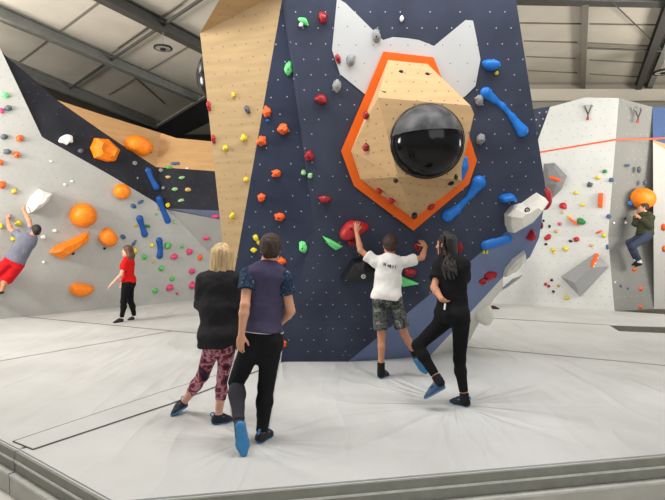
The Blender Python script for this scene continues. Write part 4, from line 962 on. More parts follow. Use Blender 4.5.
# belay anchors: two lugs, two chains, a red tag
def anchor(x, y, pl, label):
    c = pl.hit(x, y + 8); t = empty('belay_anchor', c); tag(t, label, 'anchor', 'belay anchors on the right wall')
    k1, k2, j, e = pl.hit(x - 3.4, y - 4.6, .03), pl.hit(x + 3.4, y - 5.2, .03), pl.hit(x, y + 3.5, .05), pl.hit(x - .5, y + 9, .05)
    for q in (k1, k2):
        MB().disc(q - pl.n * .03, pl.n, .028, .05, 12).build('lug', M_steel, t)
        MB().tube([q, j], .014).build('chain', M_steelD, t)
    MB().tube([j, (j + e) / 2], .016).build('link', M_steelD, t)
    MB().beam((j + e) / 2, e, .055, .03, pl.n).build('red_tag', HM['red'], t)
anchor(588, 111, PR1, 'steel chain anchor with red tag high on the white panel')
anchor(638.3, 114, PR2u, 'steel chain anchor with red tag high on the grey panel')
# ================================================================= people
M_skin = mat('skin', lin(206, 152, 122), .55, .35, .05, 9)
M_skinD = mat('tanned skin', lin(190, 134, 104), .55, .35, .05, 9)
M_skinP = mat('pale skin', lin(218, 168, 144), .55, .35, .05, 9)
M_brownhair = mat('dark brown hair', lin(58, 42, 34), .55, .4, .25, 60, bump=.6, bscale=120, stretch=(1, 1, .25))
M_midhair = mat('brown hair', lin(96, 66, 48), .5, .4, .25, 50, bump=.6, bscale=110, stretch=(1, 1, .2))
M_blondehair = mat('blonde hair', lin(194, 166, 122), .45, .4, .22, 45, bump=.6, bscale=90, stretch=(1, 1, .12))
M_blackhair = mat('black hair', lin(30, 26, 26), .45, .45, .3, 50, bump=.5, bscale=120)
M_braid = mat('dark braids', lin(27, 23, 23), .4, .4, .35, 40, bump=.5, bscale=150)
M_eye = mat('eye white', (.8, .78, .74), .2); M_iris = mat('dark iris', (.03, .02, .015), .2); M_lip = mat('lips', lin(168, 92, 84), .5)
def cloth(n, c, bump=.25, var=.06): return mat(n, c, .9, .15, var, 7, bump=bump, bscale=26, stretch=(1, 1, .45))
M_blacktee = cloth('washed black cotton', lin(44, 43, 46)); M_blacktee2 = cloth('black cotton', lin(26, 26, 28)); M_blackpant = cloth('black jogger fabric', lin(28, 28, 31))
M_charcoal = cloth('charcoal jogger fabric', lin(58, 56, 62))
M_plum = cloth('slate plum jersey', lin(70, 66, 90)); M_white = cloth('white cotton', lin(226, 224, 220)); M_legblack = cloth('black legging', lin(22, 22, 24), .12)
M_redtee = cloth('red cotton', lin(206, 28, 26)); M_redshort = cloth('red shorts fabric', lin(208, 30, 38)); M_greytee = cloth('blue grey cotton', lin(112, 114, 128))
M_olive = cloth('olive fabric', lin(62, 64, 48)); M_jean = cloth('slate denim', lin(58, 66, 84))
M_camo = ramp_mat('camouflage cloth', [(0, lin(50, 55, 58)), (.42, lin(92, 94, 90)), (.52, lin(60, 66, 68)), (.6, lin(128, 128, 120))], 14, detail=3)
M_floral = ramp_mat('floral legging cloth', [(.3, lin(34, 27, 36)), (.40, lin(70, 50, 70)), (.45, lin(138, 48, 66)), (.52, lin(196, 150, 160)), (.57, lin(140, 52, 70)), (.66, lin(46, 36, 48))], 11, detail=5, interp='LINEAR')
M_sleeve = ramp_mat('navy patterned cloth', [(0, lin(32, 40, 62)), (.52, lin(60, 92, 122)), (.57, lin(30, 36, 58)), (.68, lin(120, 150, 168))], 34, detail=2, kind='warp')
M_shoe = mat('black climbing shoe', lin(34, 36, 42), .6, .3, .08, 20); M_shoeB = mat('blue climbing shoe upper', lin(58, 84, 116), .6, .3, .08, 20)
M_sole = mat('blue rubber', lin(62, 128, 180), .6, .3, .05, 20); M_soleS = mat('steel blue rubber', lin(84, 128, 160), .6, .3, .05, 20); M_sock = mat('black sock', lin(20, 20, 24), .9)
M_whitetrim = mat('white trim', lin(226, 226, 226), .7)
M_blacksole = mat('black rubber', lin(26, 26, 28), .7)

def frame(up, right):
    up = unit(up); right = unit(right - up * np.dot(right, up)); return right, np.cross(up, right), up      # right, forward, up

def hand(sd, wr, d, palm, thumb, curl=.35, s=1., spread=.0):
    d = unit(d); palm = unit(palm - d * np.dot(palm, d)); ac = unit(thumb - d * np.dot(thumb, d) - palm * np.dot(thumb, palm))
    sd.cone(wr, wr + d * .03 * s, .024 * s, .026 * s, k=.015)
    sd.ell(wr + d * .052 * s, (.040 * s, .050 * s, .0165 * s), (ac, d, palm), k=.012)
    for i, (o, L_) in enumerate(((.029, .072), (.0095, .080), (-.0105, .074), (-.029, .060))):
        p = wr + d * (.090 - abs(o - .005) * .25) * s + ac * o * s; a = curl * (.55 + .08 * i); r = .0088 * s
        dd = unit(d + ac * o * spread * 20)
        for j, fr in enumerate((.45, .32, .23)):
            v = dd * math.cos(a) + palm * math.sin(a); q = p + v * L_ * fr * s
            sd.cone(p, q, r, r * .92, k=.006 if j == 0 else .004); p = q; r *= .92; a += curl * (.95, .75, .5)[j]
    p = wr + d * .028 * s + ac * .028 * s; v = unit(d * .72 + ac * .62 + palm * (.25 + .3 * curl)); q = p + v * .042 * s
    sd.cone(p, q, .0135 * s, .0105 * s, k=.012); v2 = unit(d * .9 + ac * .25 + palm * (.3 + .5 * curl)); sd.cone(q, q + v2 * .032 * s, .0102 * s, .0085 * s, k=.005)

def head_sdf(sd, C_, fw, up, s, fem=False):
    rt = unit(np.cross(fw, up)); up = unit(np.cross(rt, fw)); A_ = (rt, fw, up)
    q = lambda r, f, u: C_ + (rt * r + fw * f + up * u) * s
    sd.ell(q(0, -.012, .038), np.array((.074, .094, .086)) * s, A_, k=.02)
    sd.ell(q(0, .022, -.035), np.array((.060, .068, .082)) * s, A_, k=.03)
    sd.ell(q(0, .058, -.095), np.array((.030 if not fem else .025, .028, .024)) * s, A_, k=.03)
    sd.cone(q(-.05, .0, -.065), q(-.022, .06, -.1), .022 * s, .018 * s, k=.025); sd.cone(q(.05, .0, -.065), q(.022, .06, -.1), .022 * s, .018 * s, k=.025)
    sd.cone(q(-.03, .078, .022), q(.03, .078, .022), .012 * s, .012 * s, k=.015)
    for g in (-1, 1):
        sd.ell(q(g * .032, .097, .002), np.array((.017, .014, .011)) * s, A_, k=.012, op='sub')
        sd.ell(q(g * .042, .07, -.028), np.array((.02, .018, .016)) * s, A_, k=.02)
        sd.ell(q(g * .076, -.008, -.006), np.array((.010, .021, .032)) * s, (unit(rt + fw * -.35 * g), fw, up), k=.008)
    sd.cone(q(0, .088, .008), q(0, .112, -.032), .009 * s, .014 * s, k=.012)
    sd.ell(q(-.011, .1, -.036), np.array((.009, .011, .008)) * s, A_, k=.008); sd.ell(q(.011, .1, -.036), np.array((.009, .011, .008)) * s, A_, k=.008)
    sd.ell(q(0, .087, -.064), np.array((.024, .012, .010)) * s, A_, k=.010)
    return q, A_

def face_bits(q, A_, s, parent, lip=M_lip):
    for g in (-1, 1): sdf_obj('eyebrow', Sdf().cone(q(g * .016, .0885, .023), q(g * .046, .0785, .026), .0042 * s, .003 * s), .003, M_brownhair, parent)
    for g in (-1, 1):
        e = sdf_obj('eye', Sdf().ell(q(g * .032, .0785, .002), np.array((.0125, .0095, .0066)) * s, A_), .003, M_eye, parent)
        sdf_obj('iris', Sdf().ell(q(g * .032, .0855, .002), np.array((.0058, .0035, .0056)) * s, A_), .0018, M_iris, e)
    sd = Sdf().cone(q(-.014, .0925, -.060), q(.014, .0925, -.060), .0045 * s, .0045 * s, k=.004).cone(q(-.012, .0915, -.068), q(.012, .0915, -.068), .005 * s, .005 * s, k=.004)
    sdf_obj('lips', sd, .003, lip, parent)

def shoe(parent, A_, hl, to, upper, sole, s=1., h=.0055, loop=True, sock=None, sockh=.07, kn=None):
    hl = np.asarray(hl, float); to = np.asarray(to, float); d = unit(to - hl); L_ = np.linalg.norm(to - hl)
    up = unit((A_ - hl) - d * np.dot(A_ - hl, d)); sd_ = np.cross(d, up)
    pt = lambda f, u, r=0: hl + d * L_ * f + up * u * s + sd_ * r * s
    def shape(g):
        S_ = Sdf()
        S_.cone(pt(.15, .034), pt(.42, .034), (.034 + g) * s, (.037 + g) * s, k=.02)
        S_.cone(pt(.42, .03), pt(.68, .024), (.038 + g) * s, (.043 + g) * s, k=.02, flat=(up, 1.5))
        S_.cone(pt(.68, .022), pt(.9, .016), (.042 + g) * s, (.024 + g) * s, k=.02, flat=(up, 1.5))
        S_.cone(pt(.2, .04), A_ + up * .0, (.035 + g) * s, (.036 + g) * s, k=.02, cuts=((A_ + up * .012, up),))
        S_.cone(pt(.3, .06), pt(.55, .045), (.034 + g) * s, (.03 + g) * s, k=.02)
        return S_
    o = sdf_obj('climbing_shoe', shape(0), h, upper, parent, cutall=((hl + up * .006, -up),))
    sdf_obj('sole', shape(.004), h, sole, o, cutall=((pt(0, .017), up), (pt(0, .0), -up)))
    if loop:
        k = MB(); k.torus(pt(-.0, .088), sd_, .016 * s, .0055 * s, 14, 6); k.build('heel_loop', sole, o, True)
        MB().box(pt(.44, .066), (d, sd_, up), (.014, .036 * s, .004)).build('strap', M_blacksole if upper is not M_shoe else sole, o)
    if sock is not None:
        lg = unit(kn - A_); sdf_obj('sock', Sdf().cone(A_ - lg * .045, A_ + lg * sockh, .0425 * s, .0415 * s, cuts=((A_ + lg * (sockh - .01), lg),)), h, sock, parent)
    return d, up

def body(root, J, s=1., fem=False, h=.0065, m=M_skin, girth=1., faces=True, hands=None):
    """one continuous skin surface built around the joints in J"""
    sd = Sdf()
    shr = J['shR'] - J['shL']; up = J['neck'] - J['pel']; rt, fw, up = frame(up, shr)
    hr, hf, hu = frame(up, J['hipR'] - J['hipL'])
    Lt = np.linalg.norm(J['neck'] - J['pel']); g = girth * s
    T = lambda t, r=0, f=0: J['pel'] + (J['neck'] - J['pel']) * t + rt * r + fw * f
    sd.ell(T(.06) - hf * .012 * s, np.array((.150 if not fem else .160, .105, .115)) * g, (hr, hf, hu), k=.04)
    sd.cone(T(.2), T(.45), .128 * g, (.116 if fem else .128) * g, flat=(fw, 1.4), k=.05)
    sd.cone(T(.45), T(.74), (.116 if fem else .128) * g, .148 * g, flat=(fw, 1.45), k=.05)
    sd.cone(T(.86, -.06 * s), T(.86, .06 * s), .085 * g, .085 * g, flat=(fw, 1.1), k=.05)
    for x, k_ in (('L', -1), ('R', 1)):
        sd.cone(J['neck'], J['sh' + x], .046 * s, .050 * s, k=.04)
        sd.ell(J['hip' + x] - hf * .05 * s + hu * .02 * s, np.array((.085, .075, .09)) * g, (hr, hf, hu), k=.04)
        if fem: sd.ell(T(.68, k_ * .07 * s, .085 * s), np.array((.062, .055, .06)) * s, (rt, fw, up), k=.04)
        S_, E_, W_ = J['sh' + x], J['el' + x], J['wr' + x]
        ar = (.042 if fem else .048) * g
        sd.ell(S_, np.array((.058, .056, .06)) * g * (.9 if fem else 1), (rt, fw, up), k=.03)
        sd.cone(S_, E_, ar, ar * .80, k=.02)
        M_ = E_ * .72 + W_ * .28
        sd.cone(E_, M_, ar * .80, ar * .84, k=.02); sd.cone(M_, W_, ar * .84, .0255 * s, k=.02)
        hd = (hands or {}).get(x, {})
        dd = unit(hd.get('d', W_ - E_)); pm = hd.get('palm', fw * -1. if False else -rt * k_); th = hd.get('thumb', fw)
        hand(sd, W_, dd, pm, th, hd.get('curl', .35), s * (.92 if fem else 1), hd.get('spread', 0.))
        H_, K_, N_ = J['hip' + x], J['kn' + x], J['an' + x]
        sd.cone(H_, K_, .083 * g, .056 * g, k=.03)
        kd = unit(K_ - H_); ld = unit(N_ - K_); back = unit(-(fw) - ld * np.dot(-fw, ld))
        C1 = K_ * .68 + N_ * .32 + back * .016 * s
        sd.cone(K_, C1, .051 * g, .052 * g, k=.025); sd.cone(C1, N_, .050 * g, .033 * s, k=.02)
        hl, to = J['hl' + x], J['to' + x]; d = unit(to - hl); L_ = np.linalg.norm(to - hl); u2 = unit((N_ - hl) - d * np.dot(N_ - hl, d))
        sd.cone(hl + d * .2 * L_ + u2 * .034 * s, N_, .03 * s, .033 * s, k=.02); sd.cone(N_, hl + d * .7 * L_ + u2 * .022 * s, .03 * s, .02 * s, k=.02)
    hu_ = unit(J['head'] - J['neck'])
    sd.cone(J['neck'] - up * .02 * s, J['head'] - J['hup'] * .04 * s - J['face'] * .01 * s, (.05 if fem else .056) * s, (.046 if fem else .053) * s, k=.03)
    hs = J.get('hs', .9) * s
    q, A_ = head_sdf(sd, J['head'], unit(J['face']), unit(J['hup']), hs, fem)
    o = sdf_obj('body', sd, h, m, root)
    if faces: face_bits(q, A_, hs, root)
    return dict(rt=rt, fw=fw, up=up, T=T, hr=hr, hf=hf, hu=hu, q=q, A=A_, hs=hs, s=s)

def tshirt(root, J, B, m, hem=-.12, ease=.018, sleeve=.62, flare=.0, h=.0075, wr=.008, name='shirt', sleeve_m=None, fem=False, girth=1., sl_r=1., bust=True, waist=None, seed=0.):
    s = B['s']; T = B['T']; g = girth * s; fw, rt, up = B['fw'], B['rt'], B['up']
    sd = Sdf(); hemp = T(hem)
    wa = (.122 if fem else .134) * g + ease if waist is None else waist
    sd.cone(T(.80), T(.42), .152 * g + ease * .7, wa, flat=(fw, 1.36), k=.05)
    sd.cone(T(.42), T(hem - .02), wa, .158 * g + ease + flare, flat=(fw, 1.32), k=.05)
    sd.ell(T(.05) - B['hf'] * .03 * s, np.array((.155 * g + ease + flare * .6, .115 * g + ease, .13 * g)), (B['hr'], B['hf'], B['hu']), k=.04)
    sd.cone(T(.82, -.08 * s), T(.82, .08 * s), .075 * g + ease * .5, .075 * g + ease * .5, k=.05)
    if fem and bust:
        for k_ in (-1, 1): sd.ell(T(.68, k_ * .07 * s, .088 * s), np.array((.066, .058, .064)) * s + ease * .4, (rt, fw, up), k=.05)
    cutn = (T(1.0) + up * .02 * s, up)
    sl = {}
    for x in 'LR':
        S_, E_ = J['sh' + x], J['el' + x]; d = unit(E_ - S_); L_ = np.linalg.norm(E_ - S_)
        sd.cone(J['neck'] - up * .016 * s, S_, .055 * s, .056 * s, k=.04, cuts=(cutn,))
        e = S_ + d * L_ * sleeve
        ra = (.056 + ease * .6) * g * sl_r; rb = (.056 + ease * .9) * g * sl_r
        if sleeve_m is None:
            sd.cone(S_, e + d * .03, ra, rb, k=.035, cuts=((e, d),))
            if sleeve > 1:
                W_ = J['wr' + x]; d2 = unit(W_ - E_); e2 = E_ + (W_ - E_) * (sleeve - 1); sd.pr.pop(); sd.cone(S_, E_, ra, rb * .95, k=.035); sd.cone(E_, e2 + d2 * .02, rb * .95, rb * .78, k=.03, cuts=((e2, d2),))
        else:
            sd.cone(S_, S_ + d * .0, ra * .9, ra * .9, k=.035, cuts=((S_ + d * .01, d),))
            sl[x] = Sdf().cone(S_ - d * .005, e + d * .03, ra + .006, rb + .006, k=.02, cuts=((e, d), (J['neck'] * .22 + S_ * .78, unit(J['neck'] - S_))))
    o = sdf_obj(name, sd, h, m, root, cutall=((hemp, -B['hu']),), wrinkle=wr, wscale=(7, 7, 9), seed=seed)
    for x, sdd in sl.items(): sdf_obj('sleeve', sdd, h * .8, sleeve_m, root, wrinkle=wr * .5, seed=3.)
    k = MB()
    return o

def trousers(root, J, B, m, end=.95, ease=.01, h=.0075, wr=.007, name='trousers', top=.16, girth=1., taper=1., lower=None, low_only='LR', knee_end=None, crotch=0., seed=5., upper_r=1.):
    s = B['s']; g = girth * s; sd = Sdf(); low = {}
    sd.ell(B['T'](.06) - B['hf'] * .014 * s, np.array((.156 * g + ease, .112 * g + ease, .125 * g)), (B['hr'], B['hf'], B['hu']), k=.04)
    for x in 'LR':
        H_, K_, N_ = J['hip' + x], J['kn' + x], J['an' + x]
        sd.ell(H_ - B['hf'] * .05 * s + B['hu'] * .02 * s, np.array((.09, .08, .093)) * g + ease * .5, (B['hr'], B['hf'], B['hu']), k=.04)
        if end <= 1:                                     # shorts: fraction of the thigh
            d = unit(K_ - H_); e = H_ + (K_ - H_) * end
            sd.cone(H_, e + d * .03, .088 * g * upper_r + ease, (.073 * g + ease) * taper, k=.035, cuts=((e, d),))
        else:
            d = unit(N_ - K_); e = K_ + (N_ - K_) * (end - 1); back = unit(-B['fw'] - d * np.dot(-B['fw'], d))
            C1 = K_ * .68 + N_ * .32 + back * .014 * s
            sd.cone(H_, K_, .087 * g * upper_r + ease, .058 * g + ease, k=.035)
            lw_ = lower is not None and x in low_only; tgt = low.setdefault(x, Sdf()) if lw_ else sd
            tgt.cone(K_, C1, .055 * g + ease, .055 * g + ease * 1.1, k=.03, cuts=() if not lw_ else ((K_ + d * .03, -d),))
            rr = (.055 + (.036 - .055) * max(0, (end - 1 - .32) / .68)) * g + ease * taper
            tgt.cone(C1, e + d * .02, .054 * g + ease * 1.1, rr, k=.03, cuts=((e, d),))
    if crotch: sd.ell((J['hipL'] + J['hipR']) / 2 - B['hu'] * (.06 + crotch) * s, np.array((.06, .075, .06)) * g, (B['hr'], B['hf'], B['hu']), k=.05)
    o = sdf_obj(name, sd, h, m, root, cutall=((B['T'](top), B['hu']),), wrinkle=wr, wscale=(8, 8, 9), seed=seed)
    for x, q in low.items(): sdf_obj('trouser_leg', q, h, lower, o, wrinkle=wr, wscale=(8, 8, 9), seed=seed)
    return o

def hair_cap(sd, B, t=.012, front=.05, nape=-.07, low=-.02):
    q, A_, hs = B['q'], B['A'], B['hs']; rt, fw, up = A_
    n1 = unit(fw * .80 - up * .60)
    sd.ell(q(0, -.012, .038), np.array((.074 + t, .094 + t, .086 + t)) * hs, A_, k=.01, cuts=((q(0, front, .035), n1), (q(0, 0, low), unit(fw * .75 - up * .66))))
    sd.ell(q(0, -.05, -.02), np.array((.06 + t * .7, .05 + t * .6, .07)) * hs, A_, k=.025, cuts=((q(0, -.02, 0), fw), (q(0, 0, nape), -up)))
    return sd

def person(label, base):
    o = empty('person', base); tag(o, label, 'person'); return o
def text_strokes(parent, name, m, T, rt, up, fw, shirt, w, hgt, rows):
    pass

# ---------------------------------------------------------------- man in the slate plum jersey
Y = 4.15
J = dict(pel=P(261.5, 338, Y), neck=P(268, 263.5, Y + .02), head=P(270.5, 249.5, Y + .05), shL=P(248, 275.5, Y - .02), shR=P(284, 277.5, Y + .0),
         elL=P(245, 305, Y - .13), wrL=P(241.5, 334, Y - .15), elR=P(290.5, 311, Y + .02), wrR=P(279.5, 324, Y + .2),
         hipL=P(252, 344, Y), hipR=P(271.5, 344, Y), knL=P(236.5, 383, Y + .02), anL=P(239, 422, 3.93), knR=P(266, 386, Y + .02), anR=P(262, 433, 4.12),
         hlL=P(240, 421, 3.845), toL=P(244.5, 456.5, 3.82), hlR=F(257, 444), toR=F(271, 433), face=V(-.12, 1, -.05), hup=V(-.02, -.04, 1), hs=1.0)
root = person('man in slate plum jersey and black joggers with white side stripes, striding away', V(J['pel'][0], Y, 0))
B = body(root, J, .97, h=.006, m=M_skin, hands=dict(L=dict(palm=V(.3, 1, 0), thumb=V(1, .2, -.2), curl=.4), R=dict(palm=V(-.3, -1, .3), thumb=V(0, .2, 1), curl=.5)))
tshirt(root, J, B, M_plum, hem=.10, ease=.016, sleeve=.50, sleeve_m=M_sleeve, wr=.008, seed=1.)
o = trousers(root, J, B, M_blackpant, end=1.97, ease=.012, wr=.007, crotch=.05, top=.2, lower=M_charcoal, low_only='L')
k = MB(); B_ = B
k.tube([J['neck'] + B['up'] * .014 + (B['rt'] * math.cos(t) * .066 + B['fw'] * math.sin(t) * .058) - B['up'] * .012 * math.sin(t) for t in np.linspace(0, 2 * math.pi, 20)], .006); k.build('collar', mat('maroon collar', lin(92, 40, 52)), root, True)
k = MB(); k.tube([B['T'](.095) + (B['rt'] * math.cos(t) * .178 + B['fw'] * math.sin(t) * .136) for t in np.linspace(0, 2 * math.pi, 40)], .0042); k.build('waistband_trim', M_whitetrim, root, True)
for x, sg in (('L', -1), ('R', 1)):
    k = MB(); side = B['hr'] * sg
    pts = [J['hip' + x] + side * .085 + B['hu'] * .04, J['hip' + x] * .5 + J['kn' + x] * .5 + side * .087, J['kn' + x] + side * .068, J['kn' + x] * .5 + J['an' + x] * .5 + side * .064, J['kn' + x] * .12 + J['an' + x] * .88 + side * .05]
    k.tube(pts, .009, 6); k.build('side_stripe', M_whitetrim, root, True)
sd = hair_cap(Sdf(), B, .021, .055, -.075, -.04); sdf_obj('hair', sd, .005, M_brownhair, root, wrinkle=.006, wscale=(30, 30, 30))
for x in 'LR': shoe(root, J['an' + x], J['hl' + x], J['to' + x], M_shoe, M_sole, 1.18)

# ---------------------------------------------------------------- blonde woman
Y = 4.52
J = dict(pel=P(219, 338, Y), neck=P(220.5, 271, Y), head=P(222, 256, Y + .03), shL=P(204.5, 281, Y), shR=P(234, 280, Y + .02),
         elL=P(203.5, 308, Y + .05), wrL=P(212, 322, Y + .26), elR=P(236, 308, Y + .06), wrR=P(229, 322, Y + .27),
         hipL=P(212.5, 346, Y), hipR=P(227, 346, Y), knL=P(203, 375, Y + .12), anL=P(183.5, 403, 4.83), knR=P(223.5, 377, Y + .04), anR=P(218.5, 415, 4.52),
         hlL=P(187.5, 407, 4.84), toL=F(172.5, 416.5), hlR=F(212, 424.5), toR=F(233, 420.5), face=V(.25, 1, 0), hup=V(.03, -.02, 1), hs=.9)
root = person('blonde woman in loose black t shirt and red floral leggings, seen from behind', V(J['pel'][0], Y, 0))
B = body(root, J, .95, fem=True, h=.0065, m=M_skinP, hands=dict(L=dict(palm=V(0, -.3, -1), thumb=V(1, 1, 0)), R=dict(palm=V(0, -.3, -1), thumb=V(-1, 1, 0))))
tshirt(root, J, B, M_blacktee, hem=-.13, ease=.036, sleeve=.98, flare=.0, wr=.012, fem=True, waist=.165, sl_r=1.05, seed=2.)
trousers(root, J, B, M_floral, end=1.6, ease=.004, wr=.002, name='leggings', girth=.95)
q = B['q']; sd = hair_cap(Sdf(), B, .022, .06, -.1, -.04)
A_ = B['A']; bot = (J['neck'] - B['up'] * .04, -B['A'][2])
for r, f0_, w_ in ((-.078, -.015, .036), (.078, -.015, .036), (-.05, -.066, .044), (.05, -.066, .044), (0, -.08, .047), (-.088, .025, .026), (.088, .025, .026)):
    sd.cone(q(r, f0_, .03), q(r * 1.12, f0_ - .012, -.17), w_ * .92, w_ * .9, k=.03, cuts=(bot,))
sdf_obj('hair', sd, .0055, M_blondehair, root, wrinkle=.006, wscale=(40, 40, 6))
for x in 'LR': shoe(root, J['an' + x], J['hl' + x], J['to' + x], M_shoe, M_sole, 1.08)

# ---------------------------------------------------------------- boy in white t shirt
Y = 5.95
wl, wrr = PM.hit(356.8, 228, .07), PM.hit(423.5, 247.5, .1)
J = dict(pel=P(386.5, 297, Y), neck=P(390, 257.5, Y + .02), head=P(390, 245, Y + .06), shL=P(374.5, 261.5, Y + .02), shR=P(406, 262, Y + .02),
         elL=P(360.5, 250.5, Y + .08), wrL=PM.hit(356.6, 232, .20), elR=P(422, 257.5, Y + .1), wrR=PM.hit(425.5, 247, .14),
         hipL=P(379.8, 301, Y), hipR=P(394.5, 301, Y + .0), knL=P(381.5, 335, Y + .03), anL=P(381, 369.5, 5.99), knR=P(404, 333, Y + .0), anR=P(415.5, 354.5, 6.08),
         hlL=F(378.5, 378.5), toL=F(387.5, 374), hlR=P(414.5, 359.5, 6.0), toR=P(426.5, 374.5, 6.06), face=V(-.15, 1, .05), hup=V(0, -.05, 1), hs=1.03)
root = person('boy in white t shirt and camouflage shorts reaching up to two red holds', V(J['pel'][0], Y, 0))
B = body(root, J, .95, h=.0075, m=M_skinD, girth=.9, hands=dict(L=dict(d=V(.02, .12, 1), palm=V(0, 1, -.1), thumb=V(1, 0, 0), curl=.42, spread=.4), R=dict(d=V(-.4, .35, .75), palm=V(-.3, 1, -.4), thumb=V(-1, -.2, -.1), curl=.75)))
tw_ = tshirt(root, J, B, M_white, hem=-.06, ease=.034, sleeve=.55, wr=.010, girth=.92, flare=.012, h=.0085, seed=4.)
# faded dark lettering across the shoulders: unreadable strokes, following the cloth
me = tw_.data; from mathutils.bvhtree import BVHTree
off = ORG[tw_.name]; bvh = BVHTree.FromPolygons([Vector(np.array(v.co) + off) for v in me.vertices], [tuple(p.vertices) for p in me.polygons])
k = MB(); random.seed(7); x = -.078
while x < .08:
    wd_ = random.choice((.006, .009, .012)); zz = .80 - .35 * x + 2.2 * x * x if x < 0 else .80 - .10 * x; hh_ = .034
    for part in range(random.choice((1, 2, 2, 3))):
        x0 = x + part * wd_ * .9; c = B['T'](zz - .02, x0) - B['fw'] * .4
        res = bvh.ray_cast(Vector(c), Vector(B['fw']))
        if res[0] is not None:
            c2 = np.array(res[0]) - B['fw'] * .002; hv = hh_ * random.uniform(.55, 1)
            k.box(c2, (B['rt'], B['fw'], B['up']), (wd_ * .38, .0015, hv / 1.6))
    x += wd_ * 2.2 + .002
k.build('back_lettering', mat('dark print', lin(40, 38, 42)), tw_)
trousers(root, J, B, M_camo, end=.82, ease=.014, wr=.007, name='shorts', h=.0085, girth=.9, taper=1.2, top=.1)
sd = hair_cap(Sdf(), B, .018, .055, -.07, -.03); sdf_obj('hair', sd, .006, M_brownhair, root, wrinkle=.005, wscale=(30, 30, 30))
for x in 'LR': shoe(root, J['an' + x], J['hl' + x], J['to' + x], M_shoe, M_sole, 1.1, h=.007, sock=M_sock, kn=J['kn' + x], sockh=.10)

# ---------------------------------------------------------------- woman with braids
Y = 5.0
J = dict(pel=P(453, 316, Y), neck=P(450.5, 258, Y - .02), head=P(445.8, 244.5, Y + .0), shL=P(440, 266, Y + .08), shR=P(463, 265, Y - .07),
         elL=P(434, 287.5, Y - .04), wrL=P(441.5, 299, Y - .17), elR=P(463, 288, Y + .10), wrR=P(455, 303, Y + .24),
         hipL=P(445.5, 320, Y + .07), hipR=P(461, 320, Y - .06), knL=P(418, 345.5, Y + .02), anL=P(437.5, 378.5, 4.86), knR=P(459.5, 359, Y + .05), anR=P(464.5, 396.5, 4.99),
         hlL=P(446.5, 388, 4.82), toL=P(425, 399.5, 4.9), hlR=F(470, 407), toR=F(450.5, 402), face=V(-.72, .66, .02), hup=V(-.05, 0, 1), hs=.92)
root = person('woman in black t shirt and leggings with long dark braids, left foot lifted', V(J['pel'][0], Y, 0))
B = body(root, J, 1., fem=True, h=.007, m=M_skinD, hands=dict(L=dict(d=V(.55, .55, -.35), palm=V(.4, .6, .5), thumb=V(0, .3, 1), curl=.5), R=dict(palm=V(0, -1, 0), thumb=V(0, 0, 1))))
tshirt(root, J, B, M_blacktee2, hem=-.10, ease=.022, sleeve=.62, wr=.008, fem=True, waist=.142, seed=6.)
trousers(root, J, B, M_legblack, end=1.88, ease=.003, wr=.0015, name='leggings')
q = B['q']; rt, fw, up = B['A']; sd = hair_cap(Sdf(), B, .008, .05, -.06, -.03)
random.seed(12)
def spline(P_, n):
    P_ = [2 * P_[0] - P_[1]] + list(P_) + [2 * P_[-1] - P_[-2]]; out = []
    for i in range(1, len(P_) - 2):
        for t in np.linspace(0, 1, n, endpoint=False):
            a, b, c, d = P_[i - 1:i + 3]; out.append(.5 * (2 * b + (c - a) * t + (2 * a - 5 * b + 4 * c - d) * t * t + (3 * b - a - 3 * c + d) * t ** 3))
    return out + [P_[-2]]
for i in range(30):
    side = -1 + 2 * ((i * 7) % 30) / 29 + random.uniform(-.04, .04); cs = math.sqrt(max(0, 1 - side * side)); lay = random.uniform(0, 1)
    p1 = q(side * .03, .03 - .03 * lay, .134); p2 = q(side * .088, -.02 - .075 * cs, .085); p3 = q(side * .094, -.03 - .082 * cs, .0)
    p4 = q(side * .07, -.05 - .068 * cs, -.1)
    ln = random.uniform(.06, .20)
    p5 = J['neck'] - B['up'] * ln * .5 - B['fw'] * (.105 + .03 * lay) + B['rt'] * (side * .068 + .035); p6 = J['neck'] - B['up'] * ln - B['fw'] * (.125 + .035 * lay) + B['rt'] * (side * .058 + .065)
    pts = spline([p1, p2, p3, p4, p5, p6], 7)
    for j in range(len(pts) - 1): sd.cone(pts[j], pts[j + 1], .0115, .0078, k=.002)
for g in (-1, 1):
    for j in range(3):
        p0_ = q(g * .078, .03 - .02 * j, .03); e_ = q(g * .082, .03 - .02 * j, -.12 - .02 * j)
        for t in np.linspace(0, .9, 6): sd.cone(p0_ + (e_ - p0_) * t, p0_ + (e_ - p0_) * (t + .1), .0085, .006, k=.003)
sdf_obj('braided_hair', sd, .005, M_braid, root, relax=0)
for x in 'LR': shoe(root, J['an' + x], J['hl' + x], J['to' + x], M_shoeB if x == 'L' else M_shoe, M_soleS if x == 'L' else M_sole, 1.12, sock=M_sock, sockh=.045, kn=J['kn' + x], h=.006)
wl_ = J['wrL']; ph = V(.05, .02, -.06) + wl_
k = MB(); k.tube([ph + V(-.02, -.045, .02), ph + V(-.028, -.05, -.04)], .009, 8); cg = k.build('white_stick', HM['white']); tag(cg, 'small white stick held at the hip by the woman with braids', 'tube')  # thin white stick at her hip

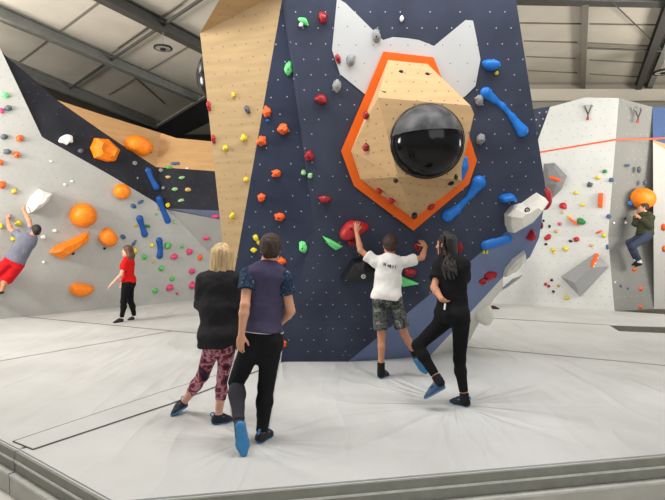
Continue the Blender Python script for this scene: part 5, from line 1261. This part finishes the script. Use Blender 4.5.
# ---------------------------------------------------------------- woman in red
Y = 10.1
J = dict(pel=P(128, 282, Y + .03), neck=P(128.2, 258.8, Y), head=P(127, 251, Y), shL=P(125.5, 262.5, Y - .14), shR=P(131, 262.5, Y + .18),
         elL=P(121, 275, Y - .22), wrL=P(111.5, 284.5, Y - .22), elR=P(131.5, 274, Y + .24), wrR=P(124, 283, Y + .24),
         hipL=P(126.3, 284.5, Y - .06), hipR=P(129.5, 284.5, Y + .12), knL=P(123.6, 301.5, Y - .02), anL=P(121.7, 318, 10.14), knR=P(130.5, 301.5, Y + .2), anR=P(134.3, 316.2, 10.42),
         hlL=F(123.8, 321.6), toL=F(112.8, 323.3), hlR=F(136.3, 319.2), toR=F(127.5, 320.4), face=V(-1, .1, .06), hup=V(.05, 0, 1), hs=.95)
root = person('woman in red t shirt and black leggings standing sideways by the left wall', V(J['pel'][0], Y, 0))
B = body(root, J, .95, fem=True, h=.009, m=M_skinP, girth=1.05, hands=dict(L=dict(palm=V(0, .3, -1), thumb=V(0, 1, 0), curl=.5)))
tshirt(root, J, B, M_redtee, hem=.0, ease=.016, sleeve=.6, wr=.006, fem=True, h=.01, girth=1.05)
trousers(root, J, B, M_legblack, end=1.93, ease=.004, wr=.002, name='leggings', h=.01, girth=1.05)
q = B['q']; sd = hair_cap(Sdf(), B, .014, .05, -.08, -.03)
for r in (-.05, 0, .05): sd.cone(q(r, -.06, .05), q(r * 1.2, -.10, -.1), .05, .05, k=.03); sd.cone(q(r * 1.2, -.10, -.1), q(r * 1.3, -.12, -.29), .05, .022, k=.03)
sdf_obj('hair', sd, .008, M_midhair, root, wrinkle=.006, wscale=(30, 30, 5))
for x in 'LR': shoe(root, J['an' + x], J['hl' + x], J['to' + x], M_shoe, M_blacksole, .95, h=.009, loop=False, sock=M_whitetrim, sockh=.03, kn=J['kn' + x])

# ---------------------------------------------------------------- climber in red shorts, hanging on the left wall
yw = PGL.depth(25, 225); Y = yw - .5
J = dict(pel=P(14.5, 261, Y), neck=P(29, 236.5, Y + .02), head=P(36, 230.5, Y + .10), shL=P(21, 237, Y - .0), shR=P(33.5, 238.5, Y + .08),
         elL=P(10.5, 229.5, Y + .08), wrL=P(7.5, 218.5, Y + .22), elR=P(29, 220.5, Y + .16), wrR=P(23.5, 210, Y + .26),
         hipL=P(9.5, 262, Y - .0), hipR=P(18.5, 264.5, Y + .05), knL=P(-9, 277, Y + .2), anL=P(-6, 296, Y + .2), knR=P(5.5, 280.5, Y + .22), anR=P(1.8, 290.5, Y - .1),
         hlL=P(-4, 300, Y + .12), toL=P(-9, 301, Y + .35), hlR=P(4, 293.5, Y - .12), toR=P(-6, 296, Y + .03), face=V(-.75, .55, .45), hup=V(.3, -.2, .9), hs=.95)
root = person('bearded man in grey t shirt and red shorts hanging from the left wall', P(14.5, 275, Y))
B = body(root, J, 1.02, h=.009, m=M_skinD, girth=1.15, hands=dict(L=dict(d=V(-.1, .5, .8), palm=V(.2, 1, -.2), thumb=V(1, 0, 0), curl=.7), R=dict(d=V(-.3, .4, .8), palm=V(.2, 1, -.2), thumb=V(-1, 0, 0), curl=.7)))
tshirt(root, J, B, M_greytee, hem=.04, ease=.02, sleeve=.6, wr=.008, h=.01, girth=1.08)
trousers(root, J, B, M_redshort, end=.93, ease=.026, wr=.008, name='shorts', h=.01, taper=1.25)
sd = hair_cap(Sdf(), B, .014, .06, -.07, -.03); sdf_obj('hair', sd, .008, M_blackhair, root)
q = B['q']; sd = Sdf().ell(q(0, .045, -.085), np.array((.062, .055, .045)) * B['hs'], B['A'], cuts=((q(0, 0, -.062), B['A'][2]),)); sdf_obj('beard', sd, .008, M_blackhair, root)
for x in 'LR': shoe(root, J['an' + x], J['hl' + x], J['to' + x], M_shoe, M_blacksole, 1., h=.009, loop=False)

# ---------------------------------------------------------------- climber in the olive jacket on the right wall
yw = PR2u.depth(642, 225); Y = yw - .36
J = dict(pel=P(645.3, 234.5, Y), neck=P(645.8, 214.3, Y + .03), head=P(643.6, 207.6, Y + .05), shL=P(640, 217, Y + .10), shR=P(651, 217.5, Y - .05),
         elL=P(635.5, 223.5, Y + .10), wrL=P(636.5, 215.2, Y + .17), elR=P(649, 226, Y - .14), wrR=P(639.5, 217.5, Y - .0),
         hipL=P(642.5, 236.5, Y + .08), hipR=P(647.5, 236.5, Y - .08), knL=P(629.5, 242.5, Y + .12), anL=P(636, 260, Y + .12), knR=P(632, 246.5, Y - .12), anR=P(639.3, 261, Y - .04),
         hlL=P(639, 264.2, Y + .04), toL=P(631.8, 266.0, Y + .24), hlR=P(642.5, 265, Y - .08), toR=P(635, 267, Y + .14), face=V(-.85, .35, .1), hup=V(.1, 0, 1), hs=.95)
root = person('climber in olive jacket and grey blue jeans crouched under the orange ball hold', P(643, 262, Y))
B = body(root, J, .98, h=.009, m=M_skin, hands=dict(L=dict(d=V(0, .3, 1), palm=V(.3, 1, 0), thumb=V(1, 0, 0), curl=.6), R=dict(d=V(-.4, .6, .7), palm=V(-.2, 1, 0), thumb=V(-1, 0, 0), curl=.6)))
tshirt(root, J, B, M_olive, hem=-.02, ease=.03, sleeve=1.85, wr=.012, h=.01, name='jacket')
q = B['q']; sd = Sdf()
for r in (-.06, 0, .06): sd.ell(J['neck'] - B['fw'] * .075 + B['rt'] * r - B['up'] * .01, (.06, .055, .06))
sdf_obj('hood', sd, .01, M_olive, root)
trousers(root, J, B, M_jean, end=1.92, ease=.02, wr=.009, name='jeans', h=.01)
sd = hair_cap(Sdf(), B, .014, .06, -.07, -.03); sdf_obj('hair', sd, .008, M_brownhair, root)
for x in 'LR': shoe(root, J['an' + x], J['hl' + x], J['to' + x], M_shoe, M_blacksole, 1., h=.009, loop=False, sock=M_whitetrim, sockh=.04, kn=J['kn' + x])
# somebody standing behind the boulder: only one shoe shows past its edge
Y = F(492, 309)[1]
J = dict(pel=P(484, 274, Y + .08), neck=P(484, 252, Y + .08), head=P(485, 243.5, Y + .08), shL=P(485.5, 255, Y + .26), shR=P(483, 255, Y - .10),
         elL=P(485.5, 265, Y + .34), wrL=P(491, 268, Y + .3), elR=P(483, 266, Y - .18), wrR=P(485, 276, Y - .18),
         hipL=P(484.5, 277, Y + .17), hipR=P(484, 277, Y), knL=P(486, 291.5, Y + .2), anL=P(483, 305, Y + .25), knR=P(489, 292, Y), anR=P(491, 305.5, Y),
         hlL=P(481.5, 308, Y + .25) * V(1, 1, 0), toL=P(491, 308, Y + .3) * V(1, 1, 0), hlR=F(489.5, 309), toR=F(499.5, 309.2), face=V(1, .1, .1), hup=V(0, 0, 1), hs=.93)
root = person('person mostly hidden behind the boulder edge, one dark shoe and pale ankle showing', F(490, 309))
B = body(root, J, .95, h=.011, m=M_skinP, faces=False)
tshirt(root, J, B, M_blacktee, hem=-.05, ease=.02, sleeve=.6, wr=.006, h=.012)
trousers(root, J, B, M_blackpant, end=1.72, ease=.012, wr=.005, h=.012)
sd = hair_cap(Sdf(), B, .014, .06, -.07, -.03); sdf_obj('hair', sd, .009, M_brownhair, root)
for x in 'LR': shoe(root, J['an' + x], J['hl' + x], J['to' + x], M_shoe, M_blacksole, 1., h=.009, loop=False)
# ================================================================= light
sc = bpy.context.scene
sc.view_settings.view_transform = 'Standard'; sc.view_settings.look = 'None'; sc.view_settings.exposure = 0.; sc.view_settings.gamma = 1.
w = bpy.data.worlds.new('world'); sc.world = w; w.use_nodes = True
bg = w.node_tree.nodes['Background']; bg.inputs[0].default_value = (.97, .985, 1, 1); bg.inputs[1].default_value = .40
def area(loc, aim, size, sizey, power, col=(1, .992, .98)):  # overhead high bays, plus fills and uplights added out of view
    l = bpy.data.lights.new('unseen_area_light', 'AREA'); l.shape = 'RECTANGLE'; l.size = size; l.size_y = sizey; l.energy = power; l.color = col
    o = bpy.data.objects.new('unseen_area_light', l); COL.objects.link(o); o.location = loc
    o.rotation_euler = (Vector(aim) - Vector(loc)).to_track_quat('-Z', 'Y').to_euler(); return o
area((-2.4, 4.0, 5.95), (-1.4, 5.6, 1.2), 2.5, 1.2, 150)
area((2.8, 4.0, 5.95), (2.0, 5.2, 0), 2.5, 1.2, 95)
area((0.6, 4.3, 6.05), (0.6, 4.9, 0), 2.0, .8, 95)  # extra overhead light added to brighten the volume's top faces
area((-6.5, 7.2, 6.0), (-5.0, 11.5, 1.0), 2.5, 1.2, 110)
area((6.2, 7.6, 6.0), (6.0, 11.5, 1.5), 2.5, 1.2, 135)
area((3.4, -1.2, 4.2), (0.0, 6.5, 1.0), 5, 2.5, 100)  # front fill added behind the camera, no lamp of the hall
area((0.5, 9.6, 5.2), (-3.5, 12.5, 1.5), 1.5, 1., 60)  # added out of sight behind the boulder to light the rear left
area((1.2, 9.6, 5.2), (4.0, 12.0, .5), 1.5, 1., 70)  # second light added behind the boulder, for the rear right
area((9.5, 8.0, 3.0), (6.5, 12.0, 6.2), 2.5, 1.5, 330, (1, .94, .84))  # upward light added out of frame to brighten the right ceiling
area((-8.5, 6.0, 3.4), (-3.5, 11.0, 6.2), 2.5, 1.5, 600, (1, .95, .87))  # upward light added out of frame to brighten the left ceiling
